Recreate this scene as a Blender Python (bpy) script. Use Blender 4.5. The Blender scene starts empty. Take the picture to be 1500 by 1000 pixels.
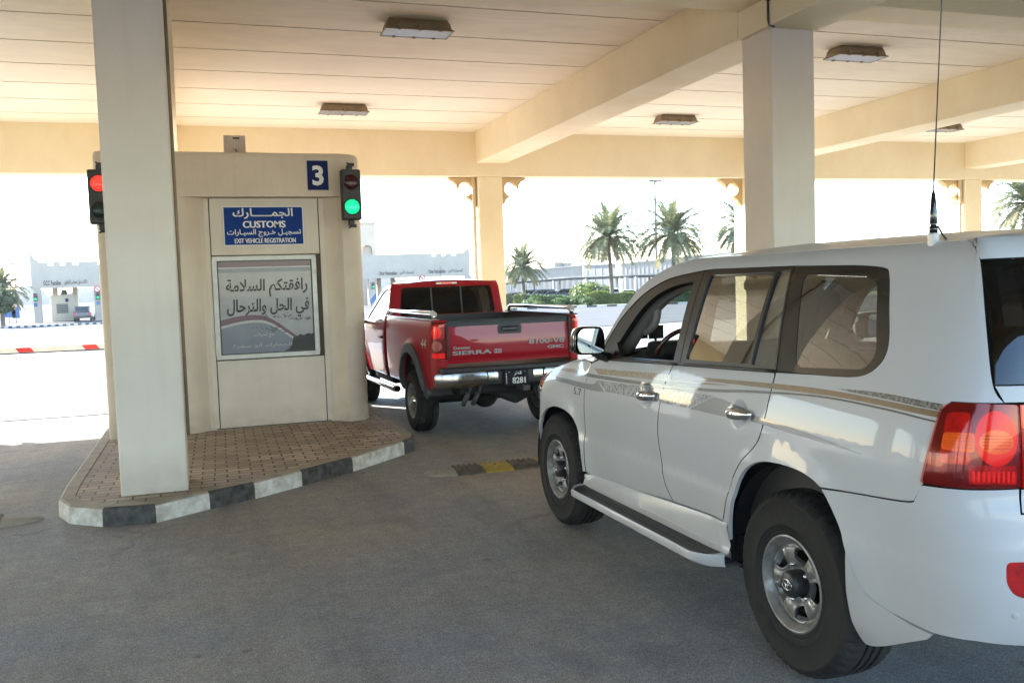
import bpy, bmesh, math, random
from math import sin, cos, pi, radians
from mathutils import Vector, Matrix, geometry
random.seed(7)
SC = bpy.context.scene
COL = SC.collection

# ---------------------------------------------------------------- object bookkeeping
def link(name, data, parent=None):
    o = bpy.data.objects.new(name, data); COL.objects.link(o)
    if parent is not None: o.parent = parent
    return o

def tag(o, label, cat, group=None):
    o['label'] = label; o['category'] = cat
    if group: o['group'] = group
    return o

def thing(name, label, cat, loc=(0, 0, 0), rz=0.0, group=None, rx=0.0):
    o = link(name, None); o.empty_display_size = .2
    o.location = loc; o.rotation_euler = (rx, 0, rz)
    return tag(o, label, cat, group)

def structure(o, kind='structure'):
    o['kind'] = kind; return o

def dup(root, loc=None, rz=None, label=None, group=None, mirror=False):
    """a copy of a thing with copies of its parts and sub-parts (shared meshes)"""
    r = root.copy(); COL.objects.link(r)
    if loc is not None: r.location = loc
    if rz is not None: r.rotation_euler = (root.rotation_euler[0], 0, rz)
    if label: r['label'] = label
    if group: r['group'] = group
    def rec(src, dst):
        for ch in list(src.children):
            c = ch.copy(); COL.objects.link(c); c.parent = dst
            rec(ch, c)
    rec(root, r)
    return r

# ---------------------------------------------------------------- mesh builder
class MB:
    def __init__(self):
        self.v = []; self.f = []; self.m = []; self.s = []
    def add(self, verts, faces, mat=0, smooth=False):
        b = len(self.v); self.v += [tuple(p) for p in verts]
        for f in faces:
            self.f.append([i+b for i in f]); self.m.append(mat); self.s.append(smooth)
        return self
    def box(self, x0, x1, y0, y1, z0, z1, mat=0):
        v = [(x0, y0, z0), (x1, y0, z0), (x1, y1, z0), (x0, y1, z0), (x0, y0, z1), (x1, y0, z1), (x1, y1, z1), (x0, y1, z1)]
        return self.add(v, [(0, 3, 2, 1), (4, 5, 6, 7), (0, 1, 5, 4), (1, 2, 6, 5), (2, 3, 7, 6), (3, 0, 4, 7)], mat)
    def obox(self, c, ax, ay, az, mat=0):
        """oriented box: centre and three half-axis vectors"""
        c, ax, ay, az = map(Vector, (c, ax, ay, az))
        v = [c+sx*ax+sy*ay+sz*az for sz in (-1, 1) for sx, sy in ((-1, -1), (1, -1), (1, 1), (-1, 1))]
        return self.add(v, [(0, 3, 2, 1), (4, 5, 6, 7), (0, 1, 5, 4), (1, 2, 6, 5), (2, 3, 7, 6), (3, 0, 4, 7)], mat)
    def quad(self, a, b, c, d, mat=0):
        return self.add([a, b, c, d], [(0, 1, 2, 3)], mat)
    def tube(self, pts, r, n=8, mat=0, caps=True, closed=False, smooth=True):
        pts = [Vector(p) for p in pts]; N = len(pts)
        rr = r if isinstance(r, (list, tuple)) else [r]*N
        vs = []; up = None
        for i, p in enumerate(pts):
            if closed: d = pts[(i+1) % N]-pts[i-1]
            else: d = pts[min(i+1, N-1)]-pts[max(i-1, 0)]
            d.normalize()
            if up is None:
                up = Vector((0, 0, 1)) if abs(d.z) < .9 else Vector((1, 0, 0))
            a = (up-d*up.dot(d))
            if a.length < 1e-5: a = d.orthogonal()
            a.normalize(); up = a; b = d.cross(a)
            for k in range(n):
                t = 2*pi*k/n
                vs.append(p+(a*cos(t)+b*sin(t))*rr[i])
        fs = []
        for i in range(N if closed else N-1):
            j = (i+1) % N
            for k in range(n):
                l = (k+1) % n
                fs.append((i*n+k, i*n+l, j*n+l, j*n+k))
        self.add(vs, fs, mat, smooth)
        if caps and not closed:
            self.add(vs[:n], [tuple(reversed(range(n)))], mat); self.add(vs[-n:], [tuple(range(n))], mat)
        return self
    def lathe(self, prof, n=24, axis='z', c=(0, 0, 0), mat=0, smooth=True, a0=0, a1=2*pi):
        """prof: list of (r, h); revolve about axis through c"""
        full = abs(a1-a0-2*pi) < 1e-6
        m = n if full else n+1
        vs = []
        for (r, h) in prof:
            for k in range(m):
                t = a0+(a1-a0)*k/n
                a, b = r*cos(t), r*sin(t)
                if axis == 'z': p = (a, b, h)
                elif axis == 'x': p = (h, a, b)
                else: p = (b, h, a)
                vs.append((p[0]+c[0], p[1]+c[1], p[2]+c[2]))
        fs = []
        for i in range(len(prof)-1):
            for k in range(n):
                l = (k+1) % m
                fs.append((i*m+k, i*m+l, (i+1)*m+l, (i+1)*m+k))
        return self.add(vs, fs, mat, smooth)
    def prism(self, poly, axis, a, b, mat=0, smooth=False):
        """extrude a 2D polygon along axis; the polygon is (y,z) for x, (x,z) for y, (x,y) for z"""
        def P(p, h):
            return {'x': (h, p[0], p[1]), 'y': (p[0], h, p[1]), 'z': (p[0], p[1], h)}[axis]
        n = len(poly)
        A = sum(poly[i][0]*poly[(i+1) % n][1]-poly[(i+1) % n][0]*poly[i][1] for i in range(n))
        if (A > 0) == (axis == 'y'): poly = list(reversed(poly))
        lo, hi = min(a, b), max(a, b)
        tri = geometry.tessellate_polygon([[Vector((p[0], p[1], 0)) for p in poly]])
        v = [P(p, lo) for p in poly]+[P(p, hi) for p in poly]
        # orient caps
        fs = []
        for t in tri:
            fs.append(tuple(t)); fs.append(tuple(i+n for i in reversed(t)))
        self.add(v, fs, mat, False)
        self.add(v, [(i, (i+1) % n, (i+1) % n+n, i+n) for i in range(n)], mat, smooth)
        return self
    def blob(self, c, r, n=10, mat=0, sq=(1, 1, 1)):
        pr = [(max(1e-4, r*cos(t)), r*sin(t)) for t in [(-pi/2+pi*k/n) for k in range(n+1)]]
        b = len(self.v)
        self.lathe(pr, n*2, 'z', (0, 0, 0), mat, True)
        for i in range(b, len(self.v)):
            p = self.v[i]; self.v[i] = (c[0]+p[0]*sq[0], c[1]+p[1]*sq[1], c[2]+p[2]*sq[2])
        return self
    def xform(self, M, start=0):
        for i in range(start, len(self.v)): self.v[i] = tuple(M @ Vector(self.v[i]))
        return self
    def build(self, name, mats, parent=None, bevel=0, fix=True, segs=2, sharp=None):
        me = bpy.data.meshes.new(name)
        me.from_pydata(self.v, [], self.f)
        me.polygons.foreach_set('material_index', self.m)
        me.polygons.foreach_set('use_smooth', self.s)
        if not isinstance(mats, (list, tuple)): mats = [mats]
        for m in mats: me.materials.append(m)
        if fix:
            bm = bmesh.new(); bm.from_mesh(me)
            bmesh.ops.remove_doubles(bm, verts=bm.verts, dist=1e-5)
            bmesh.ops.recalc_face_normals(bm, faces=bm.faces)
            bm.to_mesh(me); bm.free()
        if sharp is not None and hasattr(me, 'set_sharp_from_angle'):
            me.set_sharp_from_angle(angle=radians(sharp))
        me.update()
        o = link(name, me, parent)
        if bevel:
            bv = o.modifiers.new('bevel', 'BEVEL'); bv.width = bevel; bv.segments = segs; bv.limit_method = 'ANGLE'; bv.angle_limit = radians(35)
            bv.harden_normals = False
        return o

def tagged(mb, name, mats, label, cat, group=None, **k):
    return tag(mb.build(name, mats, None, **k), label, cat, group)

def rounded(poly, r=.05, n=5):
    """fillet the corners of a 2D polygon; r may be a list with one radius per corner"""
    out = []; N = len(poly)
    for i in range(N):
        p = Vector(poly[i]); a = Vector(poly[i-1])-p; b = Vector(poly[(i+1) % N])-p
        rr = r[i] if isinstance(r, (list, tuple)) else r
        k = min(rr, a.length*.48, b.length*.48)
        if k < 1e-4: out.append(tuple(p)); continue
        p0 = p+a.normalized()*k; p1 = p+b.normalized()*k
        for j in range(n+1):
            t = j/n
            out.append(tuple(p0*(1-t)**2+p*2*t*(1-t)+p1*t*t))
    return out

def inpoly(p, poly):
    x, y = p; c = False; n = len(poly); j = n-1
    for i in range(n):
        xi, yi = poly[i]; xj, yj = poly[j]
        if (yi > y) != (yj > y) and x < (xj-xi)*(y-yi)/(yj-yi)+xi: c = not c
        j = i
    return c

def edgedist(p, poly):
    best = 1e9; px, py = p
    for i in range(len(poly)):
        ax, ay = poly[i-1]; bx, by = poly[i]
        dx, dy = bx-ax, by-ay; l = dx*dx+dy*dy
        t = 0 if l == 0 else max(0, min(1, ((px-ax)*dx+(py-ay)*dy)/l))
        d = (ax+t*dx-px)**2+(ay+t*dy-py)**2
        if d < best: best = d
    return math.sqrt(best)

def densify(poly, res):
    out = []
    for i in range(len(poly)):
        a = poly[i]; b = poly[(i+1) % len(poly)]
        n = max(1, int(math.ceil(math.hypot(b[0]-a[0], b[1]-a[1])/res)))
        for k in range(n): out.append((a[0]+(b[0]-a[0])*k/n, a[1]+(b[1]-a[1])*k/n))
    return out

def mesh2d(outer, holes=(), res=.05, spots=()):
    """constrained triangulation of a polygon with holes, filled with grid points; spots = (x,y,r,res) finer areas"""
    loops = [densify(outer, res*.8)]+[densify(h, res*.8) for h in holes]
    pts = []; edges = []
    for L in loops:
        b = len(pts); pts += L
        edges += [(b+i, b+(i+1) % len(L)) for i in range(len(L))]
    xs = [p[0] for p in loops[0]]; ys = [p[1] for p in loops[0]]
    def ok(p, m):
        if not inpoly(p, loops[0]) or edgedist(p, loops[0]) < m: return False
        for h in loops[1:]:
            if inpoly(p, h) or edgedist(p, h) < m: return False
        return True
    x = min(xs)+res*.37; row = 0
    while x < max(xs):
        y = min(ys)+(res*.5 if row % 2 else res*.21)
        while y < max(ys):
            if not any(math.hypot(x-s[0], y-s[1]) < s[2] for s in spots) and ok((x, y), res*.4): pts.append((x, y))
            y += res
        x += res*.87; row += 1
    for sx, sy, sr, sres in spots:
        n = int(sr/sres)
        for i in range(-n, n+1):
            for j in range(-n, n+1):
                p = (sx+(i+.5*(j % 2))*sres, sy+j*sres*.87)
                if math.hypot(p[0]-sx, p[1]-sy) < sr-sres*.3 and ok(p, sres*.4): pts.append(p)
    r = geometry.delaunay_2d_cdt([Vector(p) for p in pts], edges, [], 0, 1e-6)
    V = [tuple(p) for p in r[0]]; F = []
    for f in r[2]:
        c = (sum(V[i][0] for i in f)/len(f), sum(V[i][1] for i in f)/len(f))
        if inpoly(c, loops[0]) and not any(inpoly(c, h) for h in loops[1:]): F.append(tuple(f))
    return V, F

def boundary(F):
    cnt = {}
    for f in F:
        for i in range(len(f)):
            a, b = f[i], f[(i+1) % len(f)]
            if (b, a) in cnt: del cnt[(b, a)]
            else: cnt[(a, b)] = 1
    return list(cnt)

def panel(surf, outer, holes, mats, name, parent, out=0.0, flange=.02, res=.05, spots=(), sides=(1,), matfn=None, flmat=None, fn=None):
    """a curved sheet-metal or glass panel cut out of a car-body surface, with its edges folded inwards.
    side +1 = the car's left (x negative), -1 = right.  fn overrides the mapping: fn(a,b,out)->(u,s,z)"""
    V, F = mesh2d(outer, holes, res, spots)
    used = sorted({i for f in F for i in f}); rem = {k: i for i, k in enumerate(used)}
    V = [V[i] for i in used]; F = [tuple(rem[i] for i in f) for f in F]
    B = boundary(F)
    P = [fn(a, b, out) if fn else surf.point(a, b, out) for a, b in V]
    if fn:
        N = []
        for a, b in V:
            e = .004
            p0, p1, q0, q1 = Vector(fn(a-e, b, out)), Vector(fn(a+e, b, out)), Vector(fn(a, b-e, out)), Vector(fn(a, b+e, out))
            n = (p1-p0).cross(q1-q0)
            if n.length < 1e-12: n = Vector((0, 0, 1))
            n.normalize()
            if n.dot(Vector(fn(a, b, out+.01))-Vector(fn(a, b, out))) < 0: n = -n
            N.append(tuple(n))
    else: N = [surf.normal(a, b) for a, b in V]
    res_o = []
    for sd in sides:
        def X(p): return Vector((-sd*p[0], p[1], p[2]))
        verts = [X(p) for p in P]; norms = [X(n) for n in N]; faces = []; mi = []
        for f in F:
            n = (verts[f[1]]-verts[f[0]]).cross(verts[f[2]]-verts[f[0]])
            faces.append(f if n.dot(norms[f[0]]) > 0 else tuple(reversed(f)))
            mi.append(matfn(*[sum(V[i][k] for i in f)/len(f) for k in (0, 1)]) if matfn else 0)
        if flange:
            for a, b in B:
                va, vb = verts[a], verts[b]; na, nb = norms[a], norms[b]
                mid = (va+vb)/2
                k = len(verts)
                ia, ib = va-na*flange, vb-nb*flange
                verts += [va, vb, ib, ia]
                fnorm = (vb-va).cross(-na).normalized()
                # outward in the panel plane = away from the triangle's interior
                tri = next(f for f in F if a in f and b in f)
                cen = sum((verts[i] for i in tri), Vector())/len(tri)
                q = (k, k+1, k+2, k+3)
                if fnorm.dot(cen-mid) > 0: fnorm = -fnorm
                nn = (verts[k+1]-verts[k]).cross(verts[k+3]-verts[k])
                if nn.dot(fnorm) < 0: q = tuple(reversed(q))
                norms += [fnorm]*4
                faces.append(q); mi.append((flmat(*[(V[a][k]+V[b][k])/2 for k in (0, 1)]) if callable(flmat) else flmat) if flmat is not None else 0)
        me = bpy.data.meshes.new(name); me.from_pydata([tuple(v) for v in verts], [], faces)
        for m in (mats if isinstance(mats, (list, tuple)) else [mats]): me.materials.append(m)
        me.polygons.foreach_set('material_index', mi)
        me.polygons.foreach_set('use_smooth', [True]*len(faces))
        me.update()
        me.normals_split_custom_set_from_vertices([tuple(n) for n in norms])
        res_o.append(link(name, me, parent))
    return res_o if len(res_o) > 1 else res_o[0]

# ---------------------------------------------------------------- lettering
AR = {'ا': (0xFE8D, 2), 'أ': (0xFE83, 2), 'ب': (0xFE8F, 4), 'ة': (0xFE93, 2), 'ت': (0xFE95, 4), 'ج': (0xFE9D, 4), 'ح': (0xFEA1, 4), 'خ': (0xFEA5, 4), 'د': (0xFEA9, 2), 'ر': (0xFEAD, 2), 'س': (0xFEB1, 4), 'ط': (0xFEC1, 4), 'ع': (0xFEC9, 4), 'ف': (0xFED1, 4), 'ق': (0xFED5, 4), 'ك': (0xFED9, 4), 'ل': (0xFEDD, 4), 'م': (0xFEE1, 4), 'ن': (0xFEE5, 4), 'و': (0xFEED, 2), 'ى': (0xFEEF, 2), 'ي': (0xFEF1, 4), 'ئ': (0xFE89, 4), 'ـ': (0x640, 0)}
LA = {'ا': 0xFEFB, 'أ': 0xFEF7}
def arabic(s):
    """joined letter shapes in visual (left to right) order"""
    items = []; i = 0; out = []
    while i < len(s):
        c = s[i]
        if c == 'ل' and i+1 < len(s) and s[i+1] in LA:
            items.append((LA[s[i+1]], 2)); i += 2; continue
        items.append(AR.get(c, (ord(c), -1))); i += 1
    for i, (cp, n) in enumerate(items):
        p = items[i-1] if i else (0, -1); x = items[i+1] if i+1 < len(items) else (0, -1)
        if n in (-1, 0): out.append(chr(cp)); continue
        pj = p[1] in (4, 0); nj = x[1] in (2, 4, 0)
        out.append(chr(cp+((1 if pj else 0) if n == 2 else (3 if pj and nj else 2 if nj else 1 if pj else 0))))
    return ''.join(reversed(out))

def text2d(body, bold=0.0, extrude=0.0):
    c = bpy.data.curves.new('lettering', 'FONT'); c.body = body; c.size = 1.0; c.offset = bold; c.extrude = extrude; c.resolution_u = 3
    o = bpy.data.objects.new('lettering', c); COL.objects.link(o)
    dg = bpy.context.evaluated_depsgraph_get(); me = o.evaluated_get(dg).to_mesh()
    v = [tuple(p.co) for p in me.vertices]; f = [tuple(p.vertices) for p in me.polygons]
    o.evaluated_get(dg).to_mesh_clear()
    bpy.data.objects.remove(o); bpy.data.curves.remove(c)
    return v, f

def write(mb, body, o, ex, ez, x0, x1, z0, z1, mat=0, bold=0.0, extrude=0.0, shear=0.0, strong=0.0, warp=None):
    """lay a line of lettering into the rectangle x0..x1, z0..z1 of the plane (origin o, axes ex, ez)"""
    v, f = text2d(body, bold, extrude)
    ax, bx = min(p[0] for p in v), max(p[0] for p in v); az, bz = min(p[1] for p in v), max(p[1] for p in v)
    o, ex, ez = Vector(o), Vector(ex), Vector(ez); n = ex.cross(ez)
    zs = [p[2] for p in v]; zr = max(1e-6, max(zs)-min(zs))
    for k, dx in enumerate([0] if not strong else [0, strong, -strong]):
        P = []
        for p in v:
            q = (p[0]-ax)/(bx-ax); r = (p[1]-az)/(bz-az)
            x = x0+(x1-x0)*q+dx+shear*(r-.5)*(z1-z0); z = z0+(z1-z0)*r
            if warp: x, z = warp(x, z)
            P.append(o+ex*x+ez*z+n*(k*.0004+(extrude*(p[2]-min(zs))/zr if extrude else 0)))
        mb.add(P, f, mat)
    return mb

# ---------------------------------------------------------------- materials
MATS = {}
def mat(name, col, rough=.5, metal=0.0, coat=0.0, spec=.5, var=0.0, vscale=6.0, vcol=None, bump=0.0, bscale=40.0, stretch=(1, 1, 1), emit=None, estr=0.0, coords='Object', detail=6.0, rvar=0.0):
    m = bpy.data.materials.new(name); m.use_nodes = True; MATS[name] = m
    N = m.node_tree.nodes; L = m.node_tree.links; b = N['Principled BSDF']
    b.inputs['Base Color'].default_value = (*col, 1); b.inputs['Roughness'].default_value = rough
    b.inputs['Metallic'].default_value = metal; b.inputs['Coat Weight'].default_value = coat
    b.inputs['Coat Roughness'].default_value = .03; b.inputs['Specular IOR Level'].default_value = spec
    if emit:
        b.inputs['Emission Color'].default_value = (*emit, 1); b.inputs['Emission Strength'].default_value = estr
    if var or bump or rvar:
        tc = N.new('ShaderNodeTexCoord'); mp = N.new('ShaderNodeMapping'); mp.inputs['Scale'].default_value = stretch
        L.new(tc.outputs[coords], mp.inputs[0])
    if var or rvar:
        nz = N.new('ShaderNodeTexNoise'); nz.inputs['Scale'].default_value = vscale; nz.inputs['Detail'].default_value = detail; nz.inputs['Roughness'].default_value = .6
        L.new(mp.outputs[0], nz.inputs['Vector'])
        rp = N.new('ShaderNodeMapRange'); rp.inputs[1].default_value = .35; rp.inputs[2].default_value = .68
        L.new(nz.outputs[0], rp.inputs[0])
        if var:
            mx = N.new('ShaderNodeMix'); mx.data_type = 'RGBA'
            v2 = vcol or tuple(c*(1-var) for c in col)
            mx.inputs[6].default_value = (*col, 1); mx.inputs[7].default_value = (*v2, 1)
            L.new(rp.outputs[0], mx.inputs[0]); L.new(mx.outputs[2], b.inputs['Base Color'])
        if rvar:
            r2 = N.new('ShaderNodeMapRange'); r2.inputs[3].default_value = max(0, rough-rvar); r2.inputs[4].default_value = min(1, rough+rvar)
            L.new(rp.outputs[0], r2.inputs[0]); L.new(r2.outputs[0], b.inputs['Roughness'])
    if bump:
        n2 = N.new('ShaderNodeTexNoise'); n2.inputs['Scale'].default_value = bscale; n2.inputs['Detail'].default_value = 5
        L.new(mp.outputs[0], n2.inputs['Vector'])
        bp = N.new('ShaderNodeBump'); bp.inputs['Strength'].default_value = bump; bp.inputs['Distance'].default_value = .01
        L.new(n2.outputs[0], bp.inputs['Height']); L.new(bp.outputs[0], b.inputs['Normal'])
    return m

def glass(name, tint, ior=1.5, boost=1.0, rough=0.0, alpha_dark=None):
    """a thin pane: tinted see-through with a mirror reflection that grows at grazing angles"""
    m = bpy.data.materials.new(name); m.use_nodes = True; MATS[name] = m
    N = m.node_tree.nodes; L = m.node_tree.links; N.remove(N['Principled BSDF'])
    t = N.new('ShaderNodeBsdfTransparent'); t.inputs[0].default_value = (*tint, 1)
    g = N.new('ShaderNodeBsdfGlossy'); g.inputs['Roughness'].default_value = rough; g.inputs[0].default_value = (1, 1, 1, 1)
    ge = N.new('ShaderNodeNewGeometry'); mi = N.new('ShaderNodeMix'); mi.inputs[2].default_value = ior; mi.inputs[3].default_value = 1/ior
    L.new(ge.outputs['Backfacing'], mi.inputs[0])                 # a pane mirrors alike from both faces
    fr = N.new('ShaderNodeFresnel'); L.new(mi.outputs[0], fr.inputs[0])
    mu = N.new('ShaderNodeMath'); mu.operation = 'MULTIPLY'; mu.use_clamp = True; mu.inputs[1].default_value = boost
    mx = N.new('ShaderNodeMixShader')
    L.new(fr.outputs[0], mu.inputs[0]); L.new(mu.outputs[0], mx.inputs[0]); L.new(t.outputs[0], mx.inputs[1]); L.new(g.outputs[0], mx.inputs[2])
    L.new(mx.outputs[0], N['Material Output'].inputs[0])
    return m
# ---------------------------------------------------------------- smooth curves and car-body surfaces
def hermite(xs, ys):
    """monotone-ish C1 spline through points, clamped ends (pure python)"""
    n = len(xs)
    d = [(ys[i+1]-ys[i])/(xs[i+1]-xs[i]) for i in range(n-1)]
    m = [d[0]] + [0.0 if d[i-1]*d[i] <= 0 else 2*d[i-1]*d[i]/(d[i-1]+d[i]) for i in range(1, n-1)] + [d[-1]]
    def f(x):
        if x <= xs[0]: return ys[0] + m[0]*(x-xs[0])
        if x >= xs[-1]: return ys[-1] + m[-1]*(x-xs[-1])
        lo, hi = 0, n-1
        while hi-lo > 1:
            k = (lo+hi)//2
            if xs[k] <= x: lo = k
            else: hi = k
        h = xs[hi]-xs[lo]; t = (x-xs[lo])/h
        return ((2*t**3-3*t*t+1)*ys[lo] + (t**3-2*t*t+t)*h*m[lo] + (-2*t**3+3*t*t)*ys[hi] + (t**3-t*t)*h*m[hi])
    return f

def smooth(a, b, x):
    t = min(1.0, max(0.0, (x-a)/(b-a))); return t*t*(3-2*t)

class Body:
    """side-and-corner surface of a car: t runs along the plan contour (equal to s on the straight side), z up.
    local frame: u outward to the left, s forward, z up.  point() returns (u, s, z)."""
    def __init__(self, contour, t_zero, side, rear, front, extra=None):
        # contour: list of (s,u) from rear centre to front centre
        pts = contour
        # dense catmull-rom
        den = []
        for i in range(len(pts)-1):
            p0 = pts[max(i-1, 0)]; p1 = pts[i]; p2 = pts[i+1]; p3 = pts[min(i+2, len(pts)-1)]
            if i == 0: p0 = (p1[0]*2-p2[0] if False else p2[0], -p2[1])
            if i == len(pts)-2: p3 = (p1[0], -p1[1])
            for k in range(8):
                t = k/8
                den.append(tuple(0.5*((2*p1[j]) + (-p0[j]+p2[j])*t + (2*p0[j]-5*p1[j]+4*p2[j]-p3[j])*t*t + (-p0[j]+3*p1[j]-3*p2[j]+p3[j])*t**3) for j in (0, 1)))
        den.append(pts[-1])
        L = [0.0]
        for a, b in zip(den, den[1:]): L.append(L[-1]+math.hypot(b[0]-a[0], b[1]-a[1]))
        i0 = min(range(len(den)), key=lambda i: abs(den[i][0]-t_zero) + (9 if den[i][1] < .5*max(q[1] for q in den) else 0))
        off = den[i0][0]-L[i0]
        T = [l+off for l in L]
        self.fs = hermite(T, [p[0] for p in den]); self.fu = hermite(T, [p[1] for p in den])
        self.t0, self.t1 = T[0], T[-1]
        self.side, self.rear, self.front, self.extra = side, rear, front, extra
    def base(self, t):
        e = .004
        s, u = self.fs(t), self.fu(t)
        ds, du = self.fs(t+e)-self.fs(t-e), self.fu(t+e)-self.fu(t-e)
        l = math.hypot(ds, du) or 1
        return s, u, -du/l, ds/l          # normal: (n_s, n_u)
    def point(self, t, z, out=0.0):
        s, u, ns, nu = self.base(t)
        d = nu*nu*self.side(s, z) + ns*ns*(self.rear(z) if ns < 0 else self.front(z))
        if self.extra: d -= self.extra(s, z)*max(nu, 0)
        q = -d
        p = (u+nu*q, s+ns*q, z)
        if out:
            n = self.normal(t, z); p = (p[0]+n[0]*out, p[1]+n[1]*out, p[2]+n[2]*out)
        return p
    def normal(self, t, z):
        e = .006
        a, b = self.point(t-e, z), self.point(t+e, z); c, d = self.point(t, z-e), self.point(t, z+e)
        T = [b[i]-a[i] for i in range(3)]; Z = [d[i]-c[i] for i in range(3)]
        n = (T[1]*Z[2]-T[2]*Z[1], T[2]*Z[0]-T[0]*Z[2], T[0]*Z[1]-T[1]*Z[0])
        l = math.sqrt(sum(x*x for x in n)) or 1
        n = tuple(x/l for x in n)
        s, u, ns, nu = self.base(t)
        if n[0]*nu + n[1]*ns < 0: n = tuple(-x for x in n)
        return n

# ---- the white off-roader's body (s = 0 at the rear axle)
SUV_CONTOUR = [(-1.135, 0), (-1.13, .22), (-1.112, .45), (-1.085, .64), (-1.045, .78), (-.98, .88), (-.89, .94), (-.78, .968), (-.6, .978),
               (-.2, .985), (.4, .985), (1.2, .985), (2.0, .983), (2.6, .98), (3.05, .966), (3.2, .945), (3.36, .9), (3.49, .8), (3.6, .62), (3.67, .4), (3.7, 0)]
_sz = [.34, .42, .5, .58, .66, .715, .76, .85, .95, 1.05, 1.13, 1.2, 1.28, 1.36, 1.44, 1.55, 1.66, 1.77, 1.84, 1.89, 1.925, 1.95]
_sd = [.07, .045, .030, .020, .013, .010, .015, .010, .003, .003, .010, .021, .038, .062, .085, .117, .152, .192, .222, .255, .30, .36]
_side = hermite(_sz, _sd)
_rz = [.4, .5, .58, .7, .8, .88, .96, 1.03, 1.1, 1.36, 1.45, 1.84, 1.9, 1.95]
_rd = [.10, .04, .01, -.01, -.012, -.0, .012, .03, .03, .045, .06, .17, .20, .28]
_rear = hermite(_rz, _rd)
_front = hermite([.4, .55, .8, 1.0, 1.1, 1.2], [.12, .03, .0, .03, .09, .2])
def suv_side(s, z):
    d = _side(z)
    f = smooth(2.1, 2.7, s)
    d += f*(.10*smooth(1.05, 1.24, z) + .02*smooth(1.15, 1.28, z))
    d += smooth(2.7, 3.3, s)*.05*smooth(.98, 1.15, z)
    return d
HANDLES = [(1.345, 1.135), (.375, 1.15)]
def suv_extra(s, z):
    e = 0
    for c, R in ((0.02, .50), (2.84, .51)):
        r = math.hypot(s-c, z-.42)
        e += .022*(1-smooth(.02, .20, r-R+.02))*smooth(.36, .5, z+.1)
    for hs, hz in HANDLES:
        r = math.hypot(s-hs, (z-hz))/.075
        if r < 1: e -= .022*(1-r*r)**1.5
    return e
SUV = Body(SUV_CONTOUR, 1.2, suv_side, _rear, _front, suv_extra)
SUV_O = (3.4176, 3.44)       # world x of the centre line, world y of the rear axle
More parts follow.
